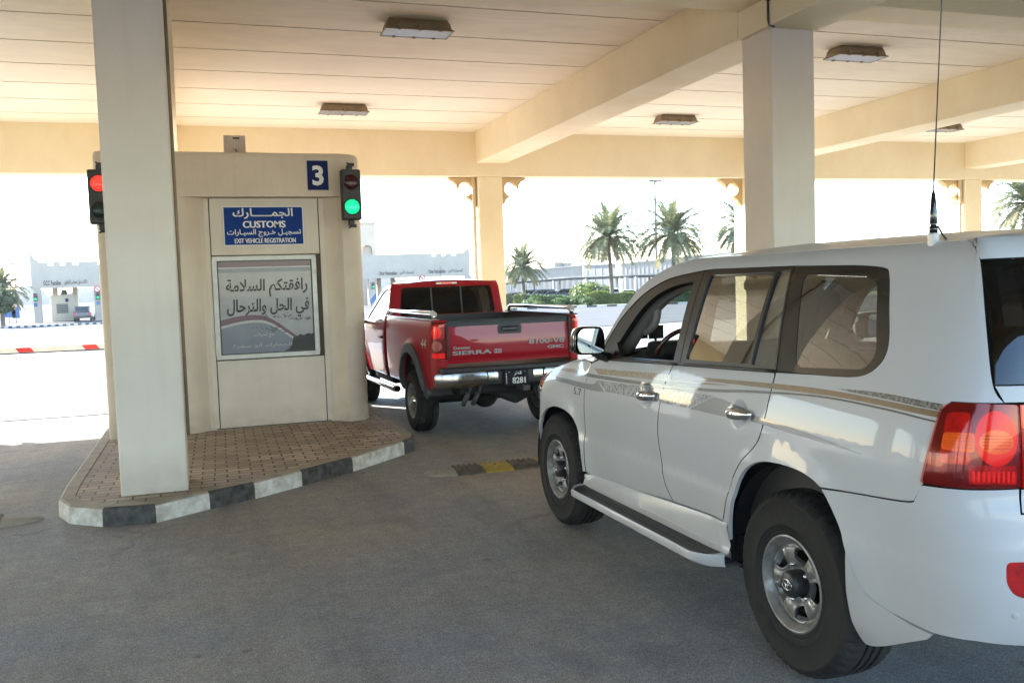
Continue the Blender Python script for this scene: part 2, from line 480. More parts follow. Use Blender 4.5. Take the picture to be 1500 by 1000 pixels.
# ---------------------------------------------------------------- materials of the place
def asphalt_mat():
    m = bpy.data.materials.new('asphalt'); m.use_nodes = True
    N = m.node_tree.nodes; L = m.node_tree.links; b = N['Principled BSDF']; b.inputs['Roughness'].default_value = .85
    b.inputs['Specular IOR Level'].default_value = .3
    tc = N.new('ShaderNodeTexCoord')
    def noise(sc, st=(1, 1, 1), det=5, rough=.6):
        mp = N.new('ShaderNodeMapping'); mp.inputs['Scale'].default_value = st; L.new(tc.outputs['Object'], mp.inputs[0])
        n = N.new('ShaderNodeTexNoise'); n.inputs['Scale'].default_value = sc; n.inputs['Detail'].default_value = det; n.inputs['Roughness'].default_value = rough
        L.new(mp.outputs[0], n.inputs['Vector']); return n.outputs[0]
    def rng(o, a, c, d=0.0, e=1.0):
        r = N.new('ShaderNodeMapRange'); r.inputs[1].default_value = a; r.inputs[2].default_value = c; r.inputs[3].default_value = d; r.inputs[4].default_value = e
        L.new(o, r.inputs[0]); return r.outputs[0]
    def mix(f, a, c, t='MIX'):
        x = N.new('ShaderNodeMix'); x.data_type = 'RGBA'; x.blend_type = t
        if isinstance(f, float): x.inputs[0].default_value = f
        else: L.new(f, x.inputs[0])
        for k, q in ((6, a), (7, c)):
            if isinstance(q, tuple): x.inputs[k].default_value = (*q, 1)
            else: L.new(q, x.inputs[k])
        return x.outputs[2]
    def mul(c, o, lo, hi, a=.36, z=.64):
        x = N.new('ShaderNodeVectorMath'); x.operation = 'SCALE'; L.new(c, x.inputs[0]); L.new(rng(o, a, z, lo, hi), x.inputs['Scale']); return x.outputs[0]
    c = mix(rng(noise(.42, (1, 1, 1), 6), .42, .60), (.300, .295, .292), (.370, .325, .272))       # grey tar and blown dust
    c = mix(rng(noise(1.1, (1.5, .16, 1), 4), .47, .66, 0, .55), c, (.205, .200, .198))             # rubber tracks along the lane
    c = mix(rng(noise(2.4, (1, 1, 1), 8, .72), .50, .70, 0, .5), c, (.42, .395, .35))               # pale dusty patches
    c = mix(rng(noise(.8, (1, 1, 1), 3), .60, .70, 0, .45), c, (.17, .166, .165))                   # old oil
    c = mix(rng(noise(3.3, (1, 1, 1), 2), .69, .75, 0, .6), c, (.13, .127, .125))                   # drips
    # fine cracks
    vc = N.new('ShaderNodeTexVoronoi'); vc.feature = 'DISTANCE_TO_EDGE'; vc.inputs['Scale'].default_value = .34
    wob = N.new('ShaderNodeVectorMath'); wob.operation = 'MULTIPLY_ADD'; wob.inputs[1].default_value = (.9, .9, 0)
    nw = N.new('ShaderNodeTexNoise'); nw.inputs['Scale'].default_value = 1.4; nw.inputs['Detail'].default_value = 6; L.new(tc.outputs['Object'], nw.inputs['Vector'])
    L.new(nw.outputs['Color'], wob.inputs[0]); L.new(tc.outputs['Object'], wob.inputs[2]); L.new(wob.outputs[0], vc.inputs['Vector'])
    ck = N.new('ShaderNodeMath'); ck.operation = 'MULTIPLY'; L.new(rng(vc.outputs['Distance'], .002, .007, .32, 0), ck.inputs[0]); L.new(rng(noise(.5, (1, 1, 1), 2), .50, .60), ck.inputs[1])
    c = mix(ck.outputs[0], c, (.09, .088, .086))
    # stone grain at three sizes
    c = mul(c, noise(8, (1, 1, 1), 5, .75), .90, 1.10)
    c = mul(c, noise(38, (1, 1, 1), 3, .8), .83, 1.17)
    c = mul(c, noise(120, (1, 1, 1), 2, .8), .55, 1.45)
    v = N.new('ShaderNodeTexVoronoi'); v.inputs['Scale'].default_value = 60; L.new(tc.outputs['Object'], v.inputs['Vector'])
    c = mix(rng(v.outputs['Distance'], .06, .16, .38, 0), c, (.58, .56, .53))
    L.new(c, b.inputs['Base Color'])
    bp = N.new('ShaderNodeBump'); bp.inputs['Strength'].default_value = .5; bp.inputs['Distance'].default_value = .006
    L.new(noise(150, (1, 1, 1), 3, .7), bp.inputs['Height']); L.new(bp.outputs[0], b.inputs['Normal'])
    return m
M_ASPH = asphalt_mat()

def ceiling_mat():
    m = mat('ceiling_paint', (.88, .80, .645), .75, var=.16, vscale=.55, vcol=(.82, .735, .575), bump=.08, bscale=30)
    N = m.node_tree.nodes; L = m.node_tree.links; b = N['Principled BSDF']
    src = b.inputs['Base Color'].links[0].from_socket
    tc = N.new('ShaderNodeTexCoord')
    def noise(sc, st, det):
        mp = N.new('ShaderNodeMapping'); mp.inputs['Scale'].default_value = st; L.new(tc.outputs['Object'], mp.inputs[0])
        n = N.new('ShaderNodeTexNoise'); n.inputs['Scale'].default_value = sc; n.inputs['Detail'].default_value = det; n.inputs['Roughness'].default_value = .65
        n.inputs['Distortion'].default_value = .8
        L.new(mp.outputs[0], n.inputs['Vector']); return n.outputs[0]
    # exhaust grime, heavier over the middle of the lanes
    sp = N.new('ShaderNodeSeparateXYZ'); L.new(tc.outputs['Object'], sp.inputs[0])
    gr = N.new('ShaderNodeMapRange'); gr.inputs[1].default_value = 15.5; gr.inputs[2].default_value = 9.0; gr.inputs[3].default_value = .1; gr.inputs[4].default_value = 1
    L.new(sp.outputs[1], gr.inputs[0])
    r = N.new('ShaderNodeMapRange'); r.inputs[1].default_value = .42; r.inputs[2].default_value = .7; r.inputs[3].default_value = 0.03; r.inputs[4].default_value = .5
    L.new(noise(1.5, (.45, 1.6, 1), 7), r.inputs[0])
    mu = N.new('ShaderNodeMath'); mu.operation = 'MULTIPLY'; L.new(r.outputs[0], mu.inputs[0]); L.new(gr.outputs[0], mu.inputs[1])
    mx = N.new('ShaderNodeMix'); mx.data_type = 'RGBA'; mx.inputs[7].default_value = (.56, .47, .38, 1)
    L.new(mu.outputs[0], mx.inputs[0]); L.new(src, mx.inputs[6]); L.new(mx.outputs[2], b.inputs['Base Color'])
    return m
M_CEIL = ceiling_mat()
M_BEAM = mat('beam_paint', (.86, .75, .515), .7, var=.1, vscale=1.3, vcol=(.80, .685, .46), bump=.06, bscale=60, rvar=.1)
M_COLUMN = mat('column_paint', (.79, .71, .615), .7, var=.12, vscale=1.1, vcol=(.72, .64, .545), bump=.07, bscale=70)
M_BOOTH = mat('booth_paint', (.75, .635, .50), .6, var=.12, vscale=1.6, vcol=(.66, .55, .43), bump=.06, bscale=80)
M_BOOTHP = mat('booth_panel_paint', (.75, .655, .54), .5, var=.10, vscale=2.2, vcol=(.67, .58, .47), bump=.03, bscale=80)
M_GROOVE = mat('joint_shadow_gap', (.10, .08, .06), .9)
M_BRACKET = mat('bracket_paint', (.60, .43, .22), .7, var=.15, vscale=4)
M_PIPE = mat('downpipe_paint', (.72, .62, .44), .5, var=.15, vscale=5)
M_KERBW = mat('kerb_white_paint', (.70, .675, .62), .8, var=.35, vscale=11, vcol=(.40, .36, .30), bump=.35, bscale=55)
M_KERBK = mat('kerb_black_paint', (.022, .022, .023), .7, var=.5, vscale=12, vcol=(.10, .092, .082), bump=.4, bscale=55)
M_KERBT = mat('kerb_worn_concrete', (.40, .35, .27), .9, var=.3, vscale=6, vcol=(.27, .23, .18), bump=.4, bscale=60)
def weather(m, amount=.35, col=(.30, .24, .18), st=(3.5, 3.5, .22), base=None):
    """rain streaks, and scuffs near the foot (base = (z0, z1) in the object's own height)"""
    N = m.node_tree.nodes; L = m.node_tree.links; b = N['Principled BSDF']; src = b.inputs['Base Color'].links[0].from_socket
    tc = N.new('ShaderNodeTexCoord'); mp = N.new('ShaderNodeMapping'); mp.inputs['Scale'].default_value = st; L.new(tc.outputs['Object'], mp.inputs[0])
    n = N.new('ShaderNodeTexNoise'); n.inputs['Scale'].default_value = 2.2; n.inputs['Detail'].default_value = 6; n.inputs['Roughness'].default_value = .7; L.new(mp.outputs[0], n.inputs['Vector'])
    r = N.new('ShaderNodeMapRange'); r.inputs[1].default_value = .52; r.inputs[2].default_value = .80; r.inputs[4].default_value = amount; L.new(n.outputs[0], r.inputs[0])
    n2 = N.new('ShaderNodeTexNoise'); n2.inputs['Scale'].default_value = 26; n2.inputs['Detail'].default_value = 3; L.new(tc.outputs['Object'], n2.inputs['Vector'])
    r2 = N.new('ShaderNodeMapRange'); r2.inputs[1].default_value = .70; r2.inputs[2].default_value = .76; r2.inputs[4].default_value = amount*1.3; L.new(n2.outputs[0], r2.inputs[0])
    mx = N.new('ShaderNodeMath'); mx.operation = 'MAXIMUM'; L.new(r.outputs[0], mx.inputs[0]); L.new(r2.outputs[0], mx.inputs[1]); f = mx.outputs[0]
    if base:
        s = N.new('ShaderNodeSeparateXYZ'); L.new(tc.outputs['Object'], s.inputs[0]); q = N.new('ShaderNodeMapRange'); q.inputs[1].default_value = base[1]; q.inputs[2].default_value = base[0]; q.inputs[4].default_value = 1.0; L.new(s.outputs[2], q.inputs[0])
        n3 = N.new('ShaderNodeTexNoise'); n3.inputs['Scale'].default_value = 7; n3.inputs['Detail'].default_value = 6; L.new(tc.outputs['Object'], n3.inputs['Vector'])
        mu = N.new('ShaderNodeMath'); mu.operation = 'MULTIPLY'; L.new(q.outputs[0], mu.inputs[0]); L.new(n3.outputs[0], mu.inputs[1])
        m3 = N.new('ShaderNodeMath'); m3.operation = 'MAXIMUM'; L.new(f, m3.inputs[0]); L.new(mu.outputs[0], m3.inputs[1]); f = m3.outputs[0]
    x = N.new('ShaderNodeMix'); x.data_type = 'RGBA'; x.inputs[7].default_value = (*col, 1); L.new(f, x.inputs[0]); L.new(src, x.inputs[6]); L.new(x.outputs[2], b.inputs['Base Color'])
weather(M_BEAM, .12, (.50, .38, .20), (1.2, 1.2, .5)); weather(M_COLUMN, .14, (.40, .33, .25), base=(.15, .55)); weather(M_BOOTH, .15, (.36, .29, .21), base=(.0, .35)); weather(M_BOOTHP, .14, (.40, .33, .25), base=(.0, .3))
M_ROOF = mat('roof_screed', (.45, .43, .40), .9)

def paver_mat():
    m = bpy.data.materials.new('block_pavers'); m.use_nodes = True
    N = m.node_tree.nodes; L = m.node_tree.links; b = N['Principled BSDF']; b.inputs['Roughness'].default_value = .85
    tc = N.new('ShaderNodeTexCoord'); mp = N.new('ShaderNodeMapping'); L.new(tc.outputs['Object'], mp.inputs[0]); mp.inputs['Rotation'].default_value = (0, 0, radians(1))
    nz = N.new('ShaderNodeTexNoise'); nz.inputs['Scale'].default_value = 9; L.new(tc.outputs['Object'], nz.inputs['Vector'])
    ad = N.new('ShaderNodeMix'); ad.data_type = 'VECTOR'; ad.blend_type = 'MIX' if False else 'MIX'
    ma = N.new('ShaderNodeVectorMath'); ma.operation = 'MULTIPLY_ADD'; ma.inputs[1].default_value = (.02, .02, 0)
    L.new(nz.outputs['Color'], ma.inputs[0]); L.new(mp.outputs[0], ma.inputs[2])
    N.remove(ad)
    br = N.new('ShaderNodeTexBrick'); br.inputs['Scale'].default_value = 1; br.inputs['Brick Width'].default_value = .215; br.inputs['Row Height'].default_value = .118
    br.inputs['Mortar Size'].default_value = .009; br.inputs['Mortar Smooth'].default_value = .25; br.inputs['Bias'].default_value = .0
    br.inputs['Color1'].default_value = (.56, .455, .355, 1); br.inputs['Color2'].default_value = (.33, .265, .21, 1); br.inputs['Mortar'].default_value = (.09, .07, .055, 1)
    L.new(ma.outputs[0], br.inputs['Vector'])
    n2 = N.new('ShaderNodeTexNoise'); n2.inputs['Scale'].default_value = 1.3; n2.inputs['Detail'].default_value = 7; L.new(tc.outputs['Object'], n2.inputs['Vector'])
    rr = N.new('ShaderNodeMapRange'); rr.inputs[1].default_value = .4; rr.inputs[2].default_value = .7; rr.inputs[4].default_value = .55; L.new(n2.outputs[0], rr.inputs[0])
    mx = N.new('ShaderNodeMix'); mx.data_type = 'RGBA'; mx.inputs[7].default_value = (.26, .215, .175, 1); L.new(rr.outputs[0], mx.inputs[0]); L.new(br.outputs[0], mx.inputs[6])
    n3 = N.new('ShaderNodeTexNoise'); n3.inputs['Scale'].default_value = 150; L.new(tc.outputs['Object'], n3.inputs['Vector'])
    m2 = N.new('ShaderNodeMix'); m2.data_type = 'RGBA'; m2.blend_type = 'OVERLAY'; m2.inputs[0].default_value = .5; L.new(mx.outputs[2], m2.inputs[6]); L.new(n3.outputs[0], m2.inputs[7])
    L.new(m2.outputs[2], b.inputs['Base Color'])
    bp = N.new('ShaderNodeBump'); bp.inputs['Strength'].default_value = .8; bp.inputs['Distance'].default_value = .008; bp.invert = True
    L.new(br.outputs['Fac'], bp.inputs['Height']); L.new(bp.outputs[0], b.inputs['Normal'])
    return m
M_PAVER = paver_mat()
M_BLACK = mat('black_plastic', (.018, .018, .019), .45, var=.3, vscale=12, vcol=(.035, .034, .033))
M_DKGREY = mat('dark_grey_plastic', (.055, .055, .057), .55)
M_BLUE = mat('sign_blue', (.005, .045, .25), .5, spec=.15, var=.15, vscale=4)
M_NAVY = mat('sign_navy', (.005, .018, .115), .5, spec=.15, var=.2, vscale=6)
M_WHITE = mat('sign_white', (.80, .80, .78), .45)
M_CHROME = mat('chrome', (.72, .73, .75), .08, 1.0)
M_ALU = mat('painted_aluminium', (.62, .60, .55), .4, .2, var=.2, vscale=9)
M_LAMPBODY = mat('luminaire_body', (.30, .23, .15), .55, var=.3, vscale=9)
M_LAMPGLASS = mat('luminaire_frosted_glass', (.19, .185, .175), .35, var=.3, vscale=3)

def led_mat(name, col, strength, back):
    m = bpy.data.materials.new(name); m.use_nodes = True
    N = m.node_tree.nodes; L = m.node_tree.links; b = N['Principled BSDF']; b.inputs['Roughness'].default_value = .25
    b.inputs['Base Color'].default_value = (*back, 1)
    v = N.new('ShaderNodeTexVoronoi'); v.inputs['Scale'].default_value = 52; v.inputs['Randomness'].default_value = .6
    tc = N.new('ShaderNodeTexCoord'); L.new(tc.outputs['Object'], v.inputs['Vector'])
    r = N.new('ShaderNodeMapRange'); r.inputs[1].default_value = .1; r.inputs[2].default_value = .6; r.inputs[3].default_value = strength; r.inputs[4].default_value = strength*.3
    L.new(v.outputs['Distance'], r.inputs[0]); L.new(r.outputs[0], b.inputs['Emission Strength'])
    b.inputs['Emission Color'].default_value = (*col, 1)
    return m
# ---------------------------------------------------------------- the ground
def gz(y): return -.92*smooth(24, 100, y)
g = MB()
ys = [-300, -40, -10, 0, 5, 10, 15, 20, 24]+[24+76*k/12 for k in range(1, 13)]+[130, 200, 400, 900]
xs = [-900, -600, -150, -60, -30, -15, -6, 0, 6, 15, 30, 60, 150, 600, 900]
vs = [(x, y, gz(y)) for y in ys for x in xs]; n = len(xs)
g.add(vs, [(i*n+j, i*n+j+1, (i+1)*n+j+1, (i+1)*n+j) for i in range(len(ys)-1) for j in range(n-1)], 0, True)
structure(g.build('ground', M_ASPH))
M_ROAD = mat('far_asphalt_darkened', (.115, .112, .108), .95, spec=.1, var=.3, vscale=.5, vcol=(.085, .084, .083), bump=.3, bscale=20)  # darker sheet added over the far asphalt to hold down its sunlit brightness
rdm = MB(); ys = [y for y in ys if y >= 31]; ys = [31]+ys; xs2 = [-600, -150, -60, -30, 0, 30, 60, 150, 600]
rdm.add([(x, y+(4*sin(x*.05) if y == 31 else 0), gz(y)+.004) for y in ys for x in xs2], [(i*9+j, i*9+j+1, i*9+10+j, i*9+9+j) for i in range(len(ys)-1) for j in range(8)], 0, True)
structure(rdm.build('road', M_ROAD))

# ---------------------------------------------------------------- traffic islands (kerb + block paving)
def island(path, name_k, colours, y_end):
    """path: base outline of the kerb, anticlockwise seen from above (outside on the right); open at the far end"""
    pts = [Vector((p[0], p[1])) for p in path]; N = len(pts)
    ins = []
    for i in range(N):
        d0 = (pts[i]-pts[i-1]).normalized() if i else (pts[1]-pts[0]).normalized()
        d1 = (pts[i+1]-pts[i]).normalized() if i < N-1 else d0
        nrm = (Vector((-d0.y, d0.x))+Vector((-d1.y, d1.x))); nrm /= max(.35, nrm.length*nrm.length/2)
        ins.append(nrm)
    prof = [(0, -.02, 0), (.004, .118, 0), (.012, .136, 0), (.03, .149, 1), (.132, .152, 1), (.138, .140, 1), (.138, .02, 1)]
    mb = MB()
    acc = 0; cuts = [0]
    for i in range(N-1): cuts.append(cuts[-1]+(pts[i+1]-pts[i]).length)
    for i in range(N-1):
        seglen = cuts[i+1]-cuts[i]; n = max(1, int(seglen/.12))
        for k in range(n):
            t0, t1 = k/n, (k+1)/n
            rows = []
            for t in (t0, t1):
                p = pts[i].lerp(pts[i+1], t); q = ins[i].lerp(ins[i+1], t)
                rows.append([(p.x+q.x*a, p.y+q.y*a, z) for a, z, _ in prof])
            mid = cuts[i]+seglen*(t0+t1)/2
            c = colours(mid, i)
            for j in range(len(prof)-1):
                mb.add([rows[0][j], rows[1][j], rows[1][j+1], rows[0][j+1]], [(0, 1, 2, 3)], c if j < 2 or (j == 2 and c == 1) else 2, False)
    o = structure(mb.build(name_k, [M_KERBW, M_KERBK, M_KERBT]))
    inner = [(p.x+q.x*.137, p.y+q.y*.137) for p, q in zip(pts, ins)]
    V, F = mesh2d(inner, (), .6)
    pm = MB().add([(x, y, .146) for x, y in V], F, 0)
    return o, structure(pm.build('island_paving', M_PAVER))
P1 = [(-1.24, 21.5), (-1.23, 12.4), (-1.24, 8.85), (-1.22, 8.35), (-1.10, 8.02), (-.83, 7.79), (-.43, 7.73), (-.02, 8.02), (.36, 8.23), (.80, 8.57), (1.34, 9.0), (2.0, 9.66), (2.14, 9.82), (2.21, 10.1), (2.24, 10.7), (2.24, 21.5)]
def kcol(s, i):
    # near face: white / black blocks of the nose; the long sides repeat every half metre
    return {3: 0, 4: 0, 5: 1, 6: 0, 7: 1, 8: 0, 9: 1, 10: 0, 11: 1, 12: 1}.get(i, 0 if i < 3 or int(s/.9) % 2 else 1)
island(P1, 'island_kerb', kcol, 21.5)
P2 = [(x+6.5, y) for x, y in P1]
island(P2, 'island_kerb', kcol, 21.5)

# ---------------------------------------------------------------- the canopy over the lanes
CAN = thing('border_canopy', 'cream concrete canopy on square columns spanning the customs lanes', 'canopy', (0, 0, 0))
ZC, ZB, ZF = 5.016, 4.364, 4.094
COLX_N = [-39.3, -32.9, -26.4, -20.0, -13.6, -7.15, -.72, 5.70, 12.24, 18.8, 25.4, 32.0]
COLX_F = [-40.2, -33.7, -27.1, -20.5, -14.0, -7.45, -.88, 5.70, 12.28, 18.87, 25.45, 32.0]
X0, X1, YN, YF = -40.5, 33.0, -3.9, 18.70  # unseen left and near reach of the canopy set to shape the light
W = .535
# ceiling: wide boards with open joints
cm = MB(); y = 17.74
joints = [17.74+.98] + [17.74-1.231*k for k in range(0, 20)]
for a, b in zip(joints, joints[1:]):
    cm.box(X0, X1, b+.018, a-.018, ZC, ZC+.04)
cm.box(X0, X1, YN, YF+W, ZC+.041, ZC+.06, 1)
cm.build('ceiling', [M_CEIL, M_GROOVE], CAN)
MB().box(X0, X1, YN-.2, YF+W+.2, ZC+.06, ZC+.5).build('roof_slab', M_ROOF, CAN)
def beam(name, x0, x1, y0, y1, z0, z1, m=M_BEAM, bev=.012): return MB().box(x0, x1, y0, y1, z0, z1).build(name, m, CAN, bevel=bev)
ff = beam('fascia_beam', X0, X1, YF, YF+W, ZF, ZC+.95)
fn_ = beam('fascia_beam', X0, X1, YN, YN+W, ZF, ZC+.95)
# main beams run along the lanes, in two spans between the column rows
for xn, xf in zip(COLX_N, COLX_F):
    for (xa, ya, xb, yb) in ((xn, YN+W, xn, 8.19), (xn, 8.19+W+.003, xf, YF)):
        mb = MB()
        v = []
        for z in (ZB, ZC+.003): v += [(xa-.045, ya, z), (xa+.60, ya, z), (xb+.60, yb, z), (xb-.045, yb, z)]
        mb.add(v, [(0, 3, 2, 1), (4, 5, 6, 7), (0, 1, 5, 4), (1, 2, 6, 5), (2, 3, 7, 6), (3, 0, 4, 7)])
        mb.build('main_beam', M_BEAM, CAN, bevel=.012)
    MB().box(xn-.045, xn+.60, 8.19, 8.19+W, ZB, 4.657).build('beam_seat', M_BEAM, CAN, bevel=.01)
beam('cross_beam', X0, X1, 8.19, 8.19+W, 4.66, ZC+.003)
for x in COLX_N: beam('column', x, x+W, 8.19, 8.19+W, .0, ZB+.002, M_COLUMN, .018)
for x in COLX_N: beam('column', x, x+W, YN+.003, YN+W-.003, .0, ZF+.002, M_COLUMN, .018)
for x in COLX_F: beam('column', x, x+W, YF+.003, YF+W-.003, .0, ZF+.002, M_BEAM, .018)
# carved brackets under the far beam, left and right of every column
bp = [(278, 85), (158, 88), (165, 97), (180, 103), (190, 115), (193, 130), (200, 139), (203, 122), (215, 108), (230, 104), (247, 110), (258, 125), (258, 142), (250, 155), (240, 163), (228, 168), (240, 172), (252, 180), (258, 195), (270, 203), (278, 212)]
prof = [((278-a)/200, -(b-85)/200) for a, b in bp]
for x in COLX_F:
    for sgn, xo in ((-1, x-.002), (1, x+W+.002)):
        poly = [(xo+sgn*px, ZF-.002+pz) for px, pz in prof]
        MB().prism(poly, 'y', YF+.17, YF+.36).build('bracket', M_BRACKET, CAN, bevel=.006, segs=1)
# rainwater pipes with clips
for x, yy, zt in ((5.70-.07, YF+.16, ZC-.1), (-.88+W+.07, YF+.10, ZC), (18.87-.075, YF+.12, ZC)):
    p = MB().tube([(x, yy-.0, zt), (x, yy, .1)], .045, 10)
    for z in (4.5, 3.2, 1.9): p.lathe([(.046, z), (.056, z+.005), (.056, z+.045), (.046, z+.05)], 10, 'z', (x, yy, 0))
    p.build('downpipe', M_PIPE, CAN)
# grey conduit with a little junction on the near right beam
q = MB().tube([(5.645, 8.15, ZC), (5.645, 8.15, 4.42), (5.66, 8.15, 4.37), (5.72, 8.15, 4.355)], .012, 8); q.blob((5.645, 8.14, 4.63), .03, 5)
q.build('conduit', M_DKGREY, CAN)
q = MB().tube([(-.72+W+.02, 8.30, 4.36), (-.72+W+.02, 8.30, .6)], .014, 8); q.blob((-.72+W+.02, 8.30, 4.33), .035, 5)
q.build('conduit', M_LAMPBODY, CAN)

# ---------------------------------------------------------------- ceiling luminaires
def luminaire(x, y, label):
    t = thing('ceiling_light', label, 'ceiling light', (x, y, ZC), 0, 'unlit floodlights under the canopy')
    L2, D2 = .40, .17
    hb = MB()
    prof = [(.36, .13, 0), (.385, .15, -.05), (.40, .165, -.115), (.425, .19, -.128), (.425, .19, -.142), (.40, .168, -.142)]
    v = []
    for a, d, z in prof: v += [(-a, -d, z), (a, -d, z), (a, d, z), (-a, d, z)]
    f = [(i*4+k, i*4+(k+1) % 4, i*4+4+(k+1) % 4, i*4+4+k) for i in range(len(prof)-1) for k in range(4)]+[(0, 1, 2, 3)]
    hb.add(v, f)
    hb.build('housing', M_LAMPBODY, t, bevel=.008)
    MB().box(-.398, .398, -.166, .166, -.139, -.132).build('glass_cover', M_LAMPGLASS, t)
    for xx in (-.25, 0, .25):
        for s in (-1, 1): MB().box(xx-.018, xx+.018, s*.172-.02, s*.172+.02, -.15, -.085).build('clip', M_LAMPBODY, t)
    return t
L1 = luminaire(2.65, 11.05, 'near ceiling floodlight above the pickup, the largest one left of the long beam')
for x, y, lb in ((2.53, 16.25, 'small far ceiling floodlight above the booth roof, left of the long beam'),
                 (9.10, 16.3, 'far ceiling floodlight seen between the long beam and the front right column'),
                 (9.10, 11.02, 'near ceiling floodlight just right of the front right column'),
                 (15.8, 16.3, 'farthest ceiling floodlight, half hidden above the right hand beam'),
                 (-4.0, 16.2, 'ceiling floodlight over the left hand lane beyond the front column'),
                 (-4.0, 11.0, 'ceiling floodlight over the left hand lane near the front column')):
    if x < 0: continue
    dup(L1, (x, y, ZC), 0, lb)

# ---------------------------------------------------------------- the customs booth on the island
BT = thing('customs_booth', 'beige rounded customs booth standing on the paved island behind the front column', 'booth', (.4, 13, .146))
def loc(o): return o
BO = Vector((.4, 13, .146))
def bb(mb, name, m, parent=BT, **k):
    for i, p in enumerate(mb.v): mb.v[i] = (p[0]-BO.x, p[1]-BO.y, p[2]-BO.z)
    return mb.build(name, m, parent, **k)
YB = 11.45
def plan(front):
    r = .24; xl, xr, yb = -1.10, 1.965, 14.6
    p = [(xl, yb-.2), (xl, YB+.10)]
    for k in range(1, 6): t = pi+pi/2*k/6; p.append((xl+.10+.10*cos(t), YB+.10+.10*sin(t)))
    p += front
    for k in range(1, 9): t = -pi/2+pi/2*k/9; p.append((xr-r+r*cos(t), YB+r+r*sin(t)))
    p += [(xr, yb-.2)]
    for k in range(1, 6): t = pi/2*k/6; p.append((xr-.2+.2*cos(t), yb-.2+.2*sin(t)))
    for k in range(1, 6): t = pi/2+pi/2*k/6; p.append((xl+.2+.2*cos(t), yb-.2+.2*sin(t)))
    return p
soft = [(-.30, YB), (-.16, YB+.012), (-.08, YB+.05), (-.02, YB+.10), (.03, YB+.14), (.10, YB+.15)]
softr = [(1.46, YB+.15), (1.54, YB+.145), (1.60, YB+.11), (1.66, YB+.04), (1.70, YB)]
mb = MB(); mb.prism(plan(soft+softr), 'z', .12, 2.955, 0, True)
bb(mb, 'lower_wall', M_BOOTH, sharp=30)
mb = MB(); pl = plan([(-.3, YB), (1.70, YB)]); cx, cy = .43, 13.0
rows = [(1.0, 2.953), (1.0, 3.40), (.997, 3.445), (.99, 3.472), (.975, 3.482)]
vs = []
for s, z in rows: vs += [(cx+(x-cx)*s, cy+(y-cy)*s, z) for x, y in pl]
n = len(pl)
mb.add(vs, [(i*n+k, i*n+(k+1) % n, (i+1)*n+(k+1) % n, (i+1)*n+k) for i in range(len(rows)-1) for k in range(n)], 0, True)
mb.add(vs[-n:], [tuple(range(n))]); mb.add(vs[:n], [tuple(reversed(range(n)))])
bb(mb, 'upper_wall', M_BOOTH, sharp=40)
YP = YB+.15
for nm, x0, x1, z0, z1 in (('upper_panel', .145, 1.425, 2.262, 2.945), ('lower_panel', .145, 1.425, .165, .985), ('side_panel', 1.437, 1.50, .165, 2.945), ('side_panel', .075, .133, .165, 2.945)):
    bb(MB().box(x0, x1, YP-.016, YP+.02, z0, z1), nm, M_BOOTHP, bevel=.004)
bb(MB().box(.10, 1.49, YP-.003, YP+.01, .15, 2.95), 'panel_joint', M_GROOVE)
bb(MB().box(-1.06, -.3, YB+1.2, YB+1.3, 3.47, 3.5), 'roof_upstand', M_BOOTH)

bx = thing('junction_box', 'small beige box with a socket standing on the booth roof', 'box', (.475, 11.62, 3.48))
MB().box(-.125, .125, -.06, .06, 0, .215).build('box_body', M_BOOTH, bx, bevel=.006)
MB().box(-.135, .135, -.07, .07, 0, .02).build('base_plate', M_BOOTH, bx, bevel=.003)
s = MB().box(-.03, .045, -.085, -.061, .05, .125).box(-.02, .035, -.093, -.085, .085, .115); s.build('socket', M_BOOTHP, bx, bevel=.004)
MB().tube([(.01, -.085, .05), (.015, -.09, .02), (.02, -.08, .0)], .006, 6).build('cable', M_BLACK, bx)
MB().box(-.02, .06, -.064, -.0605, .17, .19).build('slot', M_GROOVE, bx)

# number sign
E = Vector((1, 0, 0)); Z = Vector((0, 0, 1))
sg = thing('number_sign', 'navy blue plate with a white figure 3 high on the booth beside the green light', 'sign', (1.43, YB-.004, 3.21))
MB().box(-.125, .125, -.012, 0, -.178, .178).build('plate', M_NAVY, sg, bevel=.003)
write(MB(), '3', (0, -.0135, 0), E, Z, -.068, .068, -.125, .12, 0, bold=.03).build('numeral', M_WHITE, sg, fix=False)

# customs sign
cs = thing('customs_sign', 'blue bilingual CUSTOMS exit registration sign above the poster on the booth', 'sign', (.77, YP-.018, 2.61), radians(0))
MB().box(-.475, .475, -.012, 0, -.237, .237).build('plate', M_BLUE, cs, bevel=.003)
fr = MB()
for (a, b, c, d) in ((-.475, .475, -.237, -.226), (-.475, .475, .226, .237), (-.475, -.464, -.226, .226), (.464, .475, -.226, .226)): fr.box(a, b, -.0135, -.0125, c, d)
fr.build('border', M_WHITE, cs)
tx = MB(); O = (0, -.0145, 0)
write(tx, arabic('الجمـــــارك'), O, E, Z, -.36, .35, .085, .215, bold=.018)
write(tx, 'CUSTOMS', O, E, Z, -.245, .255, -.022, .060, bold=.006, strong=.004)
write(tx, arabic('تسجيـل خـروج السيـارات'), O, E, Z, -.435, .44, -.135, -.038, bold=.014)
write(tx, 'EXIT VEHICLE REGISTRATION', O, E, Z, -.35, .37, -.207, -.150, bold=.002, strong=.002)
tx.build('lettering', M_WHITE, cs, fix=False)
bo = MB()
for x in (-.455, .455):
    for z in (-.217, .217): bo.lathe([(.001, -.018), (.006, -.017), (.007, -.013)], 8, 'y', (x, 0, z))
bo.build('bolt', M_DKGREY, cs)

